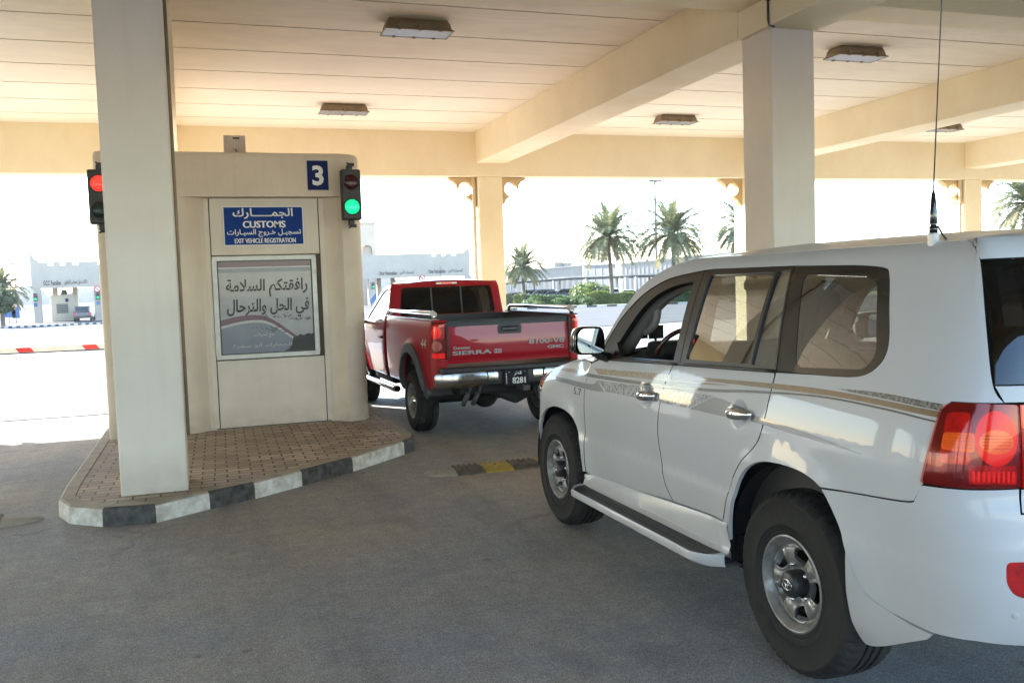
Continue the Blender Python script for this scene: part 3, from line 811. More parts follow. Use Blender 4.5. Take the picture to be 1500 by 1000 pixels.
# poster in a metal frame
M_PGREY = mat('poster_print_grey', (.31, .31, .305), .30, var=.18, vscale=5, vcol=(.255, .255, .25), coat=.25)
M_PMAROON = mat('poster_print_maroon', (.13, .055, .075), .4, coat=.25)
M_PBLUE = mat('poster_print_blue', (.175, .19, .225), .35, var=.15, vscale=4, coat=.25)
M_PWHITE = mat('poster_print_white', (.40, .395, .39), .4, coat=.25)
M_INK = mat('poster_ink', (.04, .036, .03), .5)
po = thing('wall_poster', 'framed grey poster with two lines of Arabic handwriting and a torn black corner', 'poster', (.757, YP-.018, 1.625))
f = MB()
for (a, b, c, d) in ((-.615, .615, -.625, -.57), (-.615, .615, .57, .625), (-.615, -.56, -.57, .57), (.56, .615, -.57, .57)): f.box(a, b, -.028, 0, c, d)
f.build('frame', M_ALU, po, bevel=.006)
f = MB()
for (a, b, c, d) in ((-.56, .56, -.57, -.558), (-.56, .56, .558, .57), (-.56, -.548, -.558, .558), (.548, .56, -.558, .558)): f.box(a, b, -.022, -.004, c, d)
f.build('gasket', M_BLACK, po)
MB().box(-.55, .55, -.012, -.006, -.56, .56).build('sheet', M_PGREY, po)
def flat(mb, poly, y, m=0):
    tri = geometry.tessellate_polygon([[Vector((p[0], p[1], 0)) for p in poly]])
    return mb.add([(p[0], y, p[1]) for p in poly], [tuple(t) for t in tri], m)
pb = MB()
flat(pb, [(-.548, .490), (.548, .490), (.548, .558), (-.548, .558)], -.0128, 0)
flat(pb, [(-.548, .474), (.548, .474), (.548, .490), (-.548, .490)], -.0128, 1)
flat(pb, [(-.548, .425), (.548, .425), (.548, .474), (-.548, .474)], -.0128, 2)
def wave(x): return -.205+.105*sin((x+.10)*3.3+1.6)-.10*(x+.1)-.16*smooth(-.1, .5, x)
def band(lo, hi, y, m, a=-.548, b=.548):
    xs = [a+(b-a)*k/40 for k in range(41)]
    flat(pb, [(x, wave(x)+lo(x)) for x in xs]+[(x, wave(x)+hi(x)) for x in reversed(xs)], y, m)
band(lambda x: -.075+.03*smooth(-.5, .4, x), lambda x: .0, -.0128, 0)
band(lambda x: -.103+.03*smooth(-.5, .4, x), lambda x: -.072+.03*smooth(-.5, .4, x), -.0136, 1)
xs = [-.548+1.096*k/40 for k in range(41)]
flat(pb, [(x, -.558) for x in (xs[0], xs[-1])]+[(x, max(-.557, wave(x)-.10+.03*smooth(-.5, .4, x))) for x in reversed(xs)], -.0128, 2)
pb.build('print', [M_PMAROON, M_PWHITE, M_PBLUE], po, fix=False)
tx = MB(); O = (0, -.0146, 0)
write(tx, arabic('رافقتكم السلامة'), O, E, Z, -.47, .50, .12, .345, bold=.022, shear=.06); tx.build('lettering', M_INK, po, fix=False); tx = MB()
write(tx, arabic('في الحل والترحال'), O, E, Z, -.47, .51, -.14, .10, bold=.024, shear=.06)
tx.build('lettering', M_INK, po, fix=False)
tx = MB()
write(tx, arabic('مع تحيات'), O, E, Z, -.17, .07, -.375, -.315, bold=.01); tx.build('lettering', M_PWHITE, po, fix=False); tx = MB()
write(tx, arabic('الجمارك أبو سمرة'), O, E, Z, -.42, .28, -.50, -.43, bold=.006)
tx.build('lettering', M_PWHITE, po, fix=False)
# scratches, peeled letters and the torn, black lower corner
rd = random.Random(3)
sc_ = MB()
def scrap(cx, cz, w, h, y=-.0150):
    n = 9; flat(sc_, [(cx+w*cos(2*pi*k/n)*rd.uniform(.6, 1.1), cz+h*sin(2*pi*k/n)*rd.uniform(.5, 1.2)) for k in range(n)], y)
for k in range(34): scrap(rd.uniform(-.12, .30), -.118+rd.uniform(-.02, .025), rd.uniform(.006, .022), rd.uniform(.003, .008), -.015-k*1e-5)
for k in range(30): scrap(rd.uniform(.25, .54), -.165+rd.uniform(-.012, .018), rd.uniform(.006, .024), rd.uniform(.002, .006), -.0154-k*1e-5)
for k in range(20): scrap(rd.uniform(.0, .22), -.285+rd.uniform(-.05, .03), rd.uniform(.005, .03), rd.uniform(.003, .007), -.0158-k*1e-5)
for k in range(9): scrap(rd.uniform(-.2, -.02), -.262+rd.uniform(-.014, .014), rd.uniform(.005, .014), rd.uniform(.002, .005), -.0161-k*1e-5)
scrap(.135, -.235, .007, .03, -.0163)
sc_.build('scratches', M_INK, po, fix=False)
tr_ = MB(); flat(tr_, [(.18, -.556), (.24, -.53), (.275, -.49), (.29, -.44), (.30, -.385), (.33, -.392), (.38, -.355), (.43, -.37), (.48, -.345), (.53, -.36), (.547, -.34), (.547, -.556)], -.0168); tr_.build('torn_corner', M_INK, po, fix=False)

# ---------------------------------------------------------------- traffic lights on the booth
def signal(loc, label, red_on):
    t = thing('traffic_light', label, 'traffic light', loc, 0, 'traffic lights on the booth corners')
    h = MB(); h.box(-.118, .118, -.07, .07, -.305, .305)
    h.build('housing', M_BLACK, t, bevel=.018)
    for zc, kind in ((.148, 'red'), (-.148, 'green')):
        on = (kind == 'red') == red_on
        c = {'red': (1, .035, .02), 'green': (.0, .95, .28)}[kind]
        m = led_mat(kind+('_lamp_lit' if on else '_lamp_off'), c, (.45 if red_on else .40) if on else 0.0, (.30, .02, .02) if on and red_on else ((.02, .25, .08) if on else {'red': (.055, .006, .008), 'green': (.004, .02, .014)}[kind]))
        rim = MB().lathe([(.088, -.075), (.100, -.078), (.104, -.070), (.104, -.06)], 28, 'y', (0, 0, zc)); rim.build('lens_rim', M_BLACK, t)
        lens = MB().lathe([(.0005, -.094), (.03, -.092), (.06, -.087), (.088, -.076), (.09, -.06)], 28, 'y', (0, 0, zc)); lens.build('lens', m, t)
    br = MB()
    for sz in (-1, 1):
        br.box(-.03, .03, -.01, .10, sz*.335-.03, sz*.335+.03).box(-.02, .06, .02, .06, sz*.372-.02, sz*.372+.02).tube([(0, .03, sz*.36), (-.03, .03, sz*.40)], .012, 6)
        br.tube([(.0, .03, sz*.30), (.0, .03, sz*.39)], .018, 8)
    br.build('mount', M_BLACK, t, bevel=.004)
    return t
signal((1.80, YB-.16, 2.955), 'traffic light showing green on the right corner of the customs booth', False)
signal((-1.02, YB-.16, 2.93), 'traffic light showing red, half hidden behind the left front column', True)

# ---------------------------------------------------------------- barrier arm in the left lane
M_RED = mat('barrier_red', (.62, .035, .03), .4, var=.15, vscale=10)
M_BARW = mat('barrier_white', (.75, .74, .70), .45, var=.1, vscale=8)
M_BARF = mat('barrier_faded_stripe', (.66, .645, .60), .5)
ba = thing('barrier_gate', 'white barrier arm with slanted red stripes closed across the left lane', 'barrier', (-.85, 17.0, .15))
MB().box(-.17, .17, -.15, .15, 0, 1.05).build('cabinet', mat('barrier_cabinet_grey', (.5, .5, .48), .5), ba, bevel=.02)
arm = MB().box(-5.4, -.15, -.215, -.155, .785, .870); arm.build('arm', M_BARW, ba, bevel=.008)
for k in range(9):
    x = -.54-k*.4975; s = MB()
    P = [(x, .787), (x+.225, .787), (x+.165, .868), (x-.06, .868)]
    s.prism(P, 'y', -.2185, -.2160); s.build('stripe', M_RED if k % 2 == 1 else M_BARF, ba)
MB().box(-5.4, -.15, -.20, -.17, .762, .783).build('rubber_strip', M_BLACK, ba)

# ---------------------------------------------------------------- rubber road humps
M_HY = mat('hump_yellow', (.52, .36, .05), .7, var=.4, vscale=14, vcol=(.34, .25, .08), bump=.6, bscale=90)
M_HK = mat('hump_black', (.085, .075, .065), .8, var=.4, vscale=14, vcol=(.17, .14, .11), bump=.6, bscale=90)
M_HE = mat('hump_end_grey', (.36, .33, .27), .8, var=.3, vscale=12, bump=.5, bscale=80)
def hump(loc, length, flip, label, seg=.285):
    t = thing('road_hump', label, 'road hump', loc, 0, 'rubber road humps')
    cross = [(-.19, 0), (-.185, .008), (-.12, .030), (-.05, .041), (.05, .041), (.12, .030), (.185, .008), (.19, 0)]
    n = int(length/seg); d = -1 if flip else 1
    for k in range(n):
        mb = MB(); x0, x1 = d*(.30+k*seg+.003), d*(.30+(k+1)*seg-.003)
        mb.prism(cross, 'x', x0, x1)
        for j in range(5):
            xx = x0+(x1-x0)*(j+.5)/5
            mb.box(xx-.012, xx+.012, -.14, -.05, .033, .043).box(xx-.012, xx+.012, .05, .14, .033, .043)
        mb.lathe([(.0005, .0415), (.012, .0455), (.013, .046), (.016, .041)], 8, 'z', ((x0+x1)/2, 0, 0), 1)
        mb.build('segment', [M_HK if k % 2 == 0 else M_HY, M_BLACK], t)
    e = MB(); rows = []
    for i in range(9):
        q = i/8; r = math.sqrt(max(0, 1-(1-q)**2)); x = d*(.30*q)
        rows.append([(x, a*max(r, .04), z*max(r, .1)) for a, z in cross])
    vs = [p for r in rows for p in r]; m_ = len(cross)
    e.add(vs, [(i*m_+j, i*m_+j+1, (i+1)*m_+j+1, (i+1)*m_+j) for i in range(8) for j in range(m_-1)], 0, True)
    e.lathe([(.0005, .036), (.018, .036), (.019, .030)], 8, 'z', (d*.20, 0, 0), 1)
    e.build('end_cap', [M_HE, M_BLACK], t)
hump((1.93, 8.50, .001), 2.9, False, 'black and yellow rubber hump on the asphalt ahead of the white car')
hump((-1.33, 8.33, .001), 2.9, True, 'worn rubber hump across the left lane beside the island nose')
# ---------------------------------------------------------------- vehicle materials
def car_paint(name, col, rough=.25, coat=1.0, dirt=None):
    m = mat(name, col, rough, 0, coat, .15)
    N = m.node_tree.nodes; L = m.node_tree.links; b = N['Principled BSDF']
    tc = N.new('ShaderNodeTexCoord')
    n = N.new('ShaderNodeTexNoise'); n.inputs['Scale'].default_value = 2.2; n.inputs['Detail'].default_value = 6; L.new(tc.outputs['Object'], n.inputs['Vector'])
    sx = N.new('ShaderNodeSeparateXYZ'); L.new(tc.outputs['Object'], sx.inputs[0])
    # road dust low on the body
    z = N.new('ShaderNodeMapRange'); z.inputs[1].default_value = .95; z.inputs[2].default_value = .35; z.inputs[3].default_value = .03; z.inputs[4].default_value = .70; L.new(sx.outputs[2], z.inputs[0])
    mu = N.new('ShaderNodeMath'); mu.operation = 'MULTIPLY'; L.new(z.outputs[0], mu.inputs[0]); L.new(n.outputs[0], mu.inputs[1])
    mx = N.new('ShaderNodeMix'); mx.data_type = 'RGBA'; mx.inputs[6].default_value = (*col, 1); mx.inputs[7].default_value = (*(dirt or (.32, .28, .23)), 1)
    L.new(mu.outputs[0], mx.inputs[0]); L.new(mx.outputs[2], b.inputs['Base Color'])
    r = N.new('ShaderNodeMapRange'); r.inputs[1].default_value = 0; r.inputs[2].default_value = .5; r.inputs[3].default_value = .012; r.inputs[4].default_value = .25; L.new(mu.outputs[0], r.inputs[0]); L.new(r.outputs[0], b.inputs['Coat Roughness'])
    n2 = N.new('ShaderNodeTexNoise'); n2.inputs['Scale'].default_value = 5.0; n2.inputs['Detail'].default_value = 1; L.new(tc.outputs['Object'], n2.inputs['Vector'])
    bp = N.new('ShaderNodeBump'); bp.inputs['Strength'].default_value = .06; bp.inputs['Distance'].default_value = .004; L.new(n2.outputs[0], bp.inputs['Height'])
    L.new(bp.outputs[0], b.inputs['Coat Normal'])
    return m
M_CARW = car_paint('white_car_paint', (.53, .54, .57), .4, .38)
def lip(a, b):
    """the folded lips of the wheel arches and lower edges stay painted, the shut lines are dark"""
    return 0 if (math.hypot(a-.01, b-.42) < .575 and not (.46 < a < .6 and b > .6)) or math.hypot(a-2.83, b-.42) < .53 or b < .49 or b > 1.9 else 1
M_TRIM = mat('satin_black_trim', (.020, .018, .016), .32, var=.2, vscale=8)
M_GLOSSK = mat('gloss_black', (.012, .012, .013), .08, coat=.6)
M_TYRE = mat('tyre_rubber', (.017, .017, .0175), .8, spec=.25, var=.5, vscale=9, vcol=(.036, .034, .032), bump=.25, bscale=60, rvar=.12)
M_STEEL = mat('silver_steel_wheel', (.30, .30, .305), .4, .5, var=.4, vscale=14, vcol=(.16, .155, .145), rvar=.12)
M_WELL = mat('wheel_well_black', (.016, .016, .017), .8)
M_UNDER = mat('underbody_black', (.012, .012, .012), .8)
M_GLASST = glass('tinted_window_glass', (.20, .20, .17), 1.6, 2.8)
M_GLASSD = glass('dark_window_glass', (.035, .036, .04), 1.5, 1.2)
M_GLASSC = glass('clear_window_glass', (.80, .84, .82), 1.5, 1.0)
M_LENS = glass('clear_lamp_glass', (.9, .9, .9), 1.5, 1.0)
M_LENSR = glass('red_lamp_glass', (1.0, .60, .56), 1.45, .45)
M_INT = mat('interior_dark_grey', (.040, .037, .034), .7)
M_INTG = mat('interior_trim_grey', (.30, .275, .245), .75)
M_HEADL = mat('headliner_beige', (.36, .33, .28), .85)
M_SEAT = mat('seat_fabric_grey', (.19, .175, .15), .9, var=.3, vscale=20)
M_WOOD = mat('steering_wheel_wood', (.085, .03, .018), .25, coat=.5)
M_MIRROR = mat('mirror_glass', (.42, .45, .49), .01, 1.0)
M_LRED = mat('tail_lamp_red', (.42, .010, .013), .12, coat=1.0, var=.15, vscale=22, vcol=(.15, .003, .005), emit=(1, .03, .02), estr=.012)
M_LDRED = mat('tail_lamp_dark_red', (.14, .005, .007), .12, coat=1.0, var=.2, vscale=22)
M_LORANGE = mat('tail_lamp_amber', (.80, .25, .02), .12, coat=.6, var=.2, vscale=30, vcol=(.6, .16, .015), stretch=(1, 1, 3), emit=(1, .30, .02), estr=.02)
M_LLIT = mat('tail_lamp_lit', (.40, .004, .004), .2, coat=.3, emit=(1, .008, .004), estr=.05)
M_LLITD = mat('led_lit_dim', (.45, .012, .014), .2, emit=(1, .04, .03), estr=.05)
M_LCLEAR = mat('reversing_lamp_white', (.42, .36, .34), .12, coat=1.0)
M_AMBER = mat('front_indicator_amber', (.60, .20, .04), .15, coat=1.0)
M_HLAMP = mat('headlamp_reflector', (.62, .62, .63), .15, .7)
M_STRG = mat('decal_gold', (.24, .155, .08), .4, coat=.6, var=.25, vscale=30)
M_STRK = mat('decal_grey', (.055, .054, .054), .4, coat=.6)
M_STRL = mat('decal_light_grey', (.17, .175, .19), .4, coat=.6)
def camo(name, a, b, thr, sc):
    m = mat(name, a, .4, coat=.6); N = m.node_tree.nodes; L = m.node_tree.links; bs = N['Principled BSDF']
    tc = N.new('ShaderNodeTexCoord'); n = N.new('ShaderNodeTexNoise'); n.inputs['Scale'].default_value = sc; n.inputs['Detail'].default_value = 3; L.new(tc.outputs['Object'], n.inputs['Vector'])
    r = N.new('ShaderNodeMapRange'); r.inputs[1].default_value = thr-.02; r.inputs[2].default_value = thr+.02; L.new(n.outputs[0], r.inputs[0])
    x = N.new('ShaderNodeMix'); x.data_type = 'RGBA'; x.inputs[6].default_value = (*a, 1); x.inputs[7].default_value = (*b, 1)
    L.new(r.outputs[0], x.inputs[0]); L.new(x.outputs[2], bs.inputs['Base Color']); return m
M_CAMOG = camo('decal_grey_speckle', (.36, .375, .41), (.12, .125, .14), .5, 60)
M_CAMOT = camo('decal_gold_speckle', (.22, .135, .065), (.40, .34, .27), .56, 75)
M_CAMOD = camo('decal_dark_speckle', (.10, .098, .092), (.24, .23, .21), .52, 70)

# ---------------------------------------------------------------- wheels
def tyre_mesh(R, rb, w, lug=.016, nseg=156, grooves=(-.28, 0, .28)):
    """tyre about the local x axis, outer side towards -x; R outer radius, rb bead radius, w width"""
    h = w/2
    half = [(rb, .78*h), (rb+.012, .93*h), (rb+.03, .965*h), (rb+.033, .945*h), (rb+.038, .975*h), (rb+.058, .985*h), (rb+.062, 1.02*h), (rb+.068, 1.0*h), ((R+rb)/2, 1.0*h), (R-.055, .985*h), (R-.052, 1.0*h), (R-.045, .995*h), (R-.04, .965*h), (R-.022, .895*h), (R-.010, .80*h), (R-.003, .66*h)]
    tr = []
    gs = sorted(g*h for g in grooves)
    for g in reversed(gs): tr += [(R, g+.008), (R-.011, g+.006), (R-.011, g-.006), (R, g-.008)]
    prof = half+tr+[(r, -x) for r, x in reversed(half)]
    n = nseg; vs = []
    for i, (r, x) in enumerate(prof):
        for k in range(n):
            t = 2*pi*k/n; rr = r
            if R-.03 < r < R-.0005 and abs(x) > .6*h and k % 3 == (0 if x > 0 else 1): rr = r-lug
            vs.append((-x, rr*cos(t), rr*sin(t)))
    mb = MB()
    mb.add(vs, [(i*n+k, i*n+(k+1) % n, (i+1)*n+(k+1) % n, (i+1)*n+k) for i in range(len(prof)-1) for k in range(n)], 0, True)
    return mb

def wheel(parent, at, R=.42, rb=.205, w=.285, style='slots', rot=0.0):
    e = link('wheel', None, parent); e.location = at; e.empty_display_size = .1
    tyre_mesh(R, rb, w).build('tyre', M_TYRE, e, sharp=50)
    h = w/2
    rim = MB()
    # outer lip and barrel
    rim.lathe([(rb+.012, -h*.90), (rb+.016, -h*.955), (rb+.010, -h*.985), (rb+.002, -h*.96), (rb-.004, -h*.88), (rb-.020, -h*.84), (rb-.026, -h*.70), (rb-.030, -h*.5), (rb-.030, h*.6), (rb+.01, h*.9)], 56, 'x')
    rim.build('rim', M_STEEL, e, sharp=60)
    ri = rb-.026
    if style == 'slots':
        holes = []
        for k in range(5):
            a = rot+2*pi*k/5; P = [(-.030, ri*.565), (.030, ri*.565), (.055, ri*.89), (0, ri*.945), (-.055, ri*.89)]
            P = rounded([(x*ri/.18, y) for x, y in P], [.022, .022, .02, .03, .02], 4)
            holes.append([(x*cos(a)-y*sin(a), x*sin(a)+y*cos(a)) for x, y in P])
        prof = hermite([0, .05, .075, .10, .13, .16, ri-.008, ri], [.078, .078, .084, .098, .104, .103, .094, .102])
        def fn(a, b, out=0):
            r = math.hypot(a, b); u = prof(r)+0.0
            an = (math.atan2(b, a)-rot-pi/2) % (2*pi/5); an = min(an, 2*pi/5-an)      # 0 at a hole's axis
            u += .014*cos(an*5/2*2)*smooth(.05, .11, r)*(1-smooth(ri*.93, ri, r))*-.9
            d = min(edgedist((a, b), H) for H in holes)
            u += .010*math.exp(-(d/.011)**2)*smooth(.07, .09, r)
            return (u+out, a, b)
        circ = [(ri*cos(2*pi*k/72), ri*sin(2*pi*k/72)) for k in range(72)]
        panel(None, circ, holes, M_STEEL, 'disc', e, fn=fn, res=.0115, flange=.022)
        MB().lathe([(ri*.99, .02), (.05, .02)], 40, 'x').build('brake_disc', M_WELL, e)
        cap = MB().lathe([(.060, -.07), (.061, -.135), (.057, -.148), (.045, -.154), (.0005, -.156)], 36, 'x'); cap.build('hub_cap', M_BLACK, e, sharp=50)
        em = MB()
        def ell(cx, cy, a, b): em.tube([(-.1565, cx+a*cos(2*pi*k/28), cy+b*sin(2*pi*k/28)) for k in range(28)], .0022, 5, closed=True)
        ell(0, 0, .034, .024); ell(0, .002, .010, .022); ell(0, .010, .024, .011)
        em.build('emblem', M_CHROME, e)
        for k in range(5):
            a = rot+2*pi*(k+.5)/5; c = (0, .085*cos(a+pi/2), .085*sin(a+pi/2))
            MB().lathe([(.012, -.07), (.011, -.108), (.006, -.116), (.0005, -.117)], 8, 'x', c).build('wheel_nut', M_CHROME, e)
    else:
        holes = []
        for k in range(8):
            a = rot+2*pi*k/8; P = [(-.016, ri*.68), (.016, ri*.68), (.026, ri*.90), (-.026, ri*.90)]
            P = rounded(P, .012, 3); holes.append([(x*cos(a)-y*sin(a), x*sin(a)+y*cos(a)) for x, y in P])
        prof = hermite([0, .07, .09, .12, .15, ri], [.035, .035, .06, .075, .07, .06])
        def fn(a, b, out=0): return (prof(math.hypot(a, b))+out, a, b)
        circ = [(ri*cos(2*pi*k/64), ri*sin(2*pi*k/64)) for k in range(64)]
        panel(None, circ, holes, M_STEEL, 'disc', e, fn=fn, res=.016, flange=.02)
        MB().lathe([(ri*.99, .0), (.05, .0)], 40, 'x').build('brake_disc', M_WELL, e)
        MB().lathe([(.058, -.03), (.060, -.11), (.05, -.125), (.0005, -.13)], 28, 'x').build('hub_cap', M_CHROME, e, sharp=50)
    return e

# ---------------------------------------------------------------- the white off-roader
CAR = thing('off_road_car', 'white off-road car with gold side stripes and lit brake lamps, largest and nearest vehicle', 'car', (SUV_O[0], SUV_O[1], 0))
S2 = (1, -1)
T0, T1 = SUV.t0, SUV.t1
G = .004
ARCH_R = [(.475, .50), (.447, .63), (.408, .74), (.357, .83), (.287, .90), (.187, .948), (.07, .968), (-.08, .97), (-.18, .955), (-.265, .918), (-.345, .825), (-.40, .73), (-.435, .63), (-.45, .55)]
ARCH_F = [(2.332, .50), (2.338, .64), (2.368, .75), (2.43, .835), (2.52, .885), (2.65, .905), (2.82, .898), (2.98, .862), (3.11, .80), (3.20, .72), (3.26, .62), (3.28, .52)]
def curve(pts, n=5):
    """smooth open polyline through points"""
    out = []
    for i in range(len(pts)-1):
        p0, p1, p2, p3 = pts[max(0, i-1)], pts[i], pts[i+1], pts[min(len(pts)-1, i+2)]
        for k in range(n):
            t = k/n; out.append(tuple(.5*(2*p1[j]+(p2[j]-p0[j])*t+(2*p0[j]-5*p1[j]+4*p2[j]-p3[j])*t*t+(3*p1[j]-p0[j]-3*p2[j]+p3[j])*t**3) for j in (0, 1)))
    return out+[pts[-1]]
AR_R = curve(ARCH_R); AR_F = curve(ARCH_F)
gapF = curve([(2.215, 1.255), (2.245, 1.19), (2.252, 1.10), (2.268, .93), (2.283, .74), (2.285, .505)])
gapM = curve([(1.09, 1.336), (1.139, 1.23), (1.173, 1.111), (1.200, .99), (1.200, .87), (1.179, .755), (1.142, .644), (1.071, .567)])
gapR = curve([(.148, 1.366), (.153, 1.25), (.168, 1.15), (.203, 1.05), (.265, .985), (.335, .93), (.408, .845), (.457, .75), (.490, .66), (.515, .592)])
def sh(P, dx): return [(x+dx, z) for x, z in P]
SP = [(hx, hz, .10, .013) for hx, hz in HANDLES]

# body shell: roof rail, pillars and rear quarter in one pressing
wind_edge = curve([(2.20, 1.266), (2.095, 1.39), (2.0, 1.51), (1.88, 1.65), (1.735, 1.768), (1.56, 1.852), (1.42, 1.893), (1.25, 1.925)])
rear_edge = curve([(-.72, 1.925), (-.86, 1.905), (-.985, 1.878), (-1.035, 1.845), (-1.046, 1.63), (-1.060, 1.41), (-1.098, 1.346)])
q_bot = curve([(-.14, 1.379), (-.397, 1.393), (-.505, 1.445), (-.534, 1.529), (-.490, 1.67), (-.437, 1.801), (-.385, 1.834), (-.197, 1.848)])
side = wind_edge+rear_edge+[(-.895, 1.345), (-.857, 1.312), (-.808, 1.04)]+curve([(-.798, 1.033), (-.775, .985), (-.735, .963), (-.49, .940), (-.265, .922)])[1:]
side += [p for p in reversed(AR_R) if p[0] > -.262]+[(.50, .53), (.512, .57)]+[(x-2*G, z) for x, z in reversed(gapR)]+q_bot+[(.226, 1.857), (.95, 1.860), (1.035, 1.855)]+curve([(1.035, 1.855), (1.25, 1.836), (1.409, 1.814), (1.570, 1.768), (1.704, 1.708), (1.821, 1.632), (1.935, 1.533), (2.036, 1.402), (2.078, 1.310)])[1:]+[(2.16, 1.276)]
panel(SUV, side, [], [M_CARW, M_UNDER], 'body_shell', CAR, flmat=lip, sides=S2, res=.045)

fen = [(2.222, 1.258)]+curve([(2.30, 1.262), (2.5, 1.25), (2.8, 1.215), (3.05, 1.165), (3.13, 1.145)])+[(3.15, .985), (3.24, .962), (3.262, .65)]+list(reversed(AR_F))[4:]+[(2.325, .505), (2.291, .505)]+[(x+2*G, z) for x, z in reversed(gapF)]
fenders = panel(SUV, fen, [], [M_CARW, M_UNDER], 'front_fender', CAR, flmat=lip, sides=S2, res=.045)

fd = [(2.21, 1.255), (2.06, 1.295), (1.85, 1.303)]+sh(gapM, G)+[(1.6, .528), (2.19, .492), (2.283, .505)]+sh(list(reversed(gapF)), 0)[1:-1]
rdoor = sh(gapM, -G)[::-1]+[(1.085, 1.338), (.151, 1.366)]+gapR+[(.515, .595), (.8, .582), (1.066, .567)]
rdoor = [(x, z) for x, z in sh(list(reversed(gapM)), -G)]+[(.155, 1.366)]+sh(gapR, 0)[1:]+[(.8, .580)]
fdoors = panel(SUV, fd, [], [M_CARW, M_UNDER], 'front_door', CAR, flmat=lip, sides=S2, res=.05, spots=SP[:1])
rdoors = panel(SUV, rdoor, [], [M_CARW, M_UNDER], 'rear_door', CAR, flmat=lip, sides=S2, res=.05, spots=SP[1:])
OPEN_F = [(1.108, 1.356), (1.886, 1.330)]+curve([(1.890, 1.340), (1.858, 1.41), (1.755, 1.528), (1.637, 1.640), (1.513, 1.712), (1.374, 1.758), (1.24, 1.783), (1.125, 1.792)])+[(1.108, 1.786)]
FR_F = [(2.073, 1.300)]+curve([(2.073, 1.306), (2.030, 1.400), (1.930, 1.529), (1.816, 1.627), (1.70, 1.702), (1.567, 1.762), (1.407, 1.808), (1.25, 1.830), (1.036, 1.850)])[1:]+[(1.036, 1.341), (1.85, 1.309)]
WIN_R = rounded([(.978, 1.372), (.952, 1.828), (.367, 1.832), (.381, 1.388)], .016, 3)
WIN_T = rounded([(.357, 1.388), (.343, 1.832), (.238, 1.840), (.166, 1.392)], .012, 3)
FR_R = [(1.030, 1.342), (1.030, 1.849), (.95, 1.857), (.226, 1.854), (.148, 1.371)]
Q_OUT = [(.139, 1.374)]+curve([(-.14, 1.381), (-.397, 1.395), (-.503, 1.447), (-.532, 1.529), (-.488, 1.67), (-.435, 1.80), (-.383, 1.832), (-.197, 1.846)])+[(.219, 1.853)]
Q_IN = rounded([(.012, 1.402), (.125, 1.815), (-.375, 1.795), (-.478, 1.49), (-.43, 1.425)], [.05, .05, .07, .08, .05], 5)
for i, sd in enumerate(S2):
    panel(SUV, FR_F, [OPEN_F], M_TRIM, 'window_frame', fdoors[i], out=-.002, sides=(sd,), res=.05, flange=.035)
    panel(SUV, FR_R, [WIN_R, WIN_T], M_TRIM, 'window_frame', rdoors[i], out=-.002, sides=(sd,), res=.05, flange=.03)
    if sd < 0: panel(SUV, OPEN_F, [], M_GLASSC, 'window_glass', fdoors[i], out=-.02, sides=(sd,), res=.09, flange=0)
    panel(SUV, WIN_R, [], M_GLASST, 'window_glass', rdoors[i], out=-.012, sides=(sd,), res=.06, flange=0)
    panel(SUV, WIN_T, [], M_GLASST, 'vent_glass', rdoors[i], out=-.012, sides=(sd,), res=.06, flange=0)
    q = panel(SUV, Q_OUT, [Q_IN], M_GLOSSK, 'quarter_window', CAR, out=-.001, sides=(sd,), res=.05, flange=.02)
    panel(SUV, Q_IN, [], M_GLASST, 'window_glass', q, out=-.003, sides=(sd,), res=.06, flange=0)
    # belt moulding
    for dr, a, b in ((fdoors[i], 2.05, 1.036), (rdoors[i], 1.030, .152)):
        P = []
        for k in range(13):
            s = a+(b-a)*k/12; z = 1.303+(1.852-s)*.0375 if s < 1.852 else 1.303-(s-1.852)*.02
            p = SUV.point(s, z, .004); P.append((-sd*p[0], p[1], p[2]+.004))
        MB().tube(P, .0085, 6).build('belt_moulding', M_TRIM, dr)
    for dr, (hs, hz) in ((fdoors[i], HANDLES[0]), (rdoors[i], HANDLES[1])):
        mb = MB(); P = []; R_ = []
        for k in range(15):
            q_ = k/14; s = hs-.115+.21*q_; o = .012+.030*(sin(pi*min(1, max(0, q_)))**.45)
            u, ss, zz = SUV.point(s, hz+.010*(.5-q_), 0); base = SUV.base(s)[1]
            flat_u = .985-_side(hz)
            P.append((-sd*(flat_u+o-.012), ss, hz+.012*(.5-q_))); R_.append(.013+.007*sin(pi*q_)**.5)
        b0 = len(mb.v); mb.tube(P, R_, 12)
        for j in range(b0, len(mb.v)):
            x, y, z = mb.v[j]; mb.v[j] = (x, y, hz+(z-hz)*1.45)
        hd = mb.build('door_handle', M_CHROME, dr)
        mb2 = MB().obox((-sd*(.985-_side(hz)+.0005), hs+.02, hz), (.004, 0, 0), (0, .055, 0), (0, 0, .02)); mb2.build('handle_seat', M_BLACK, dr, bevel=.003)
        if hs > 1: MB().lathe([(.0005, 0), (.007, 0), (.007, .004)], 10, 'x', (-sd*(.985-_side(hz)+.0415), hs-.065, hz+.003)).build('keyhole', M_BLACK, dr)

# inner dark liner closes the gaps between the panels
lin = [(2.2, 1.22), (3.05, 1.13), (3.15, .98), (3.23, .66)]+list(reversed(AR_F))[5:]+[(2.3, .50), (2.2, .48), (1.06, .55), (.53, .57), (.5, .53)]+AR_R+[(-.8, .51), (-1.1, .52), (-1.1, .95), (-.85, 1.30), (.1, 1.34), (1.8, 1.28)]
lin = [p for i, p in enumerate(lin) if i == 0 or math.hypot(p[0]-lin[i-1][0], p[1]-lin[i-1][1]) > .004]
panel(SUV, lin, [], M_UNDER, 'inner_panel', CAR, out=-.024, sides=S2, res=.09, flange=0)
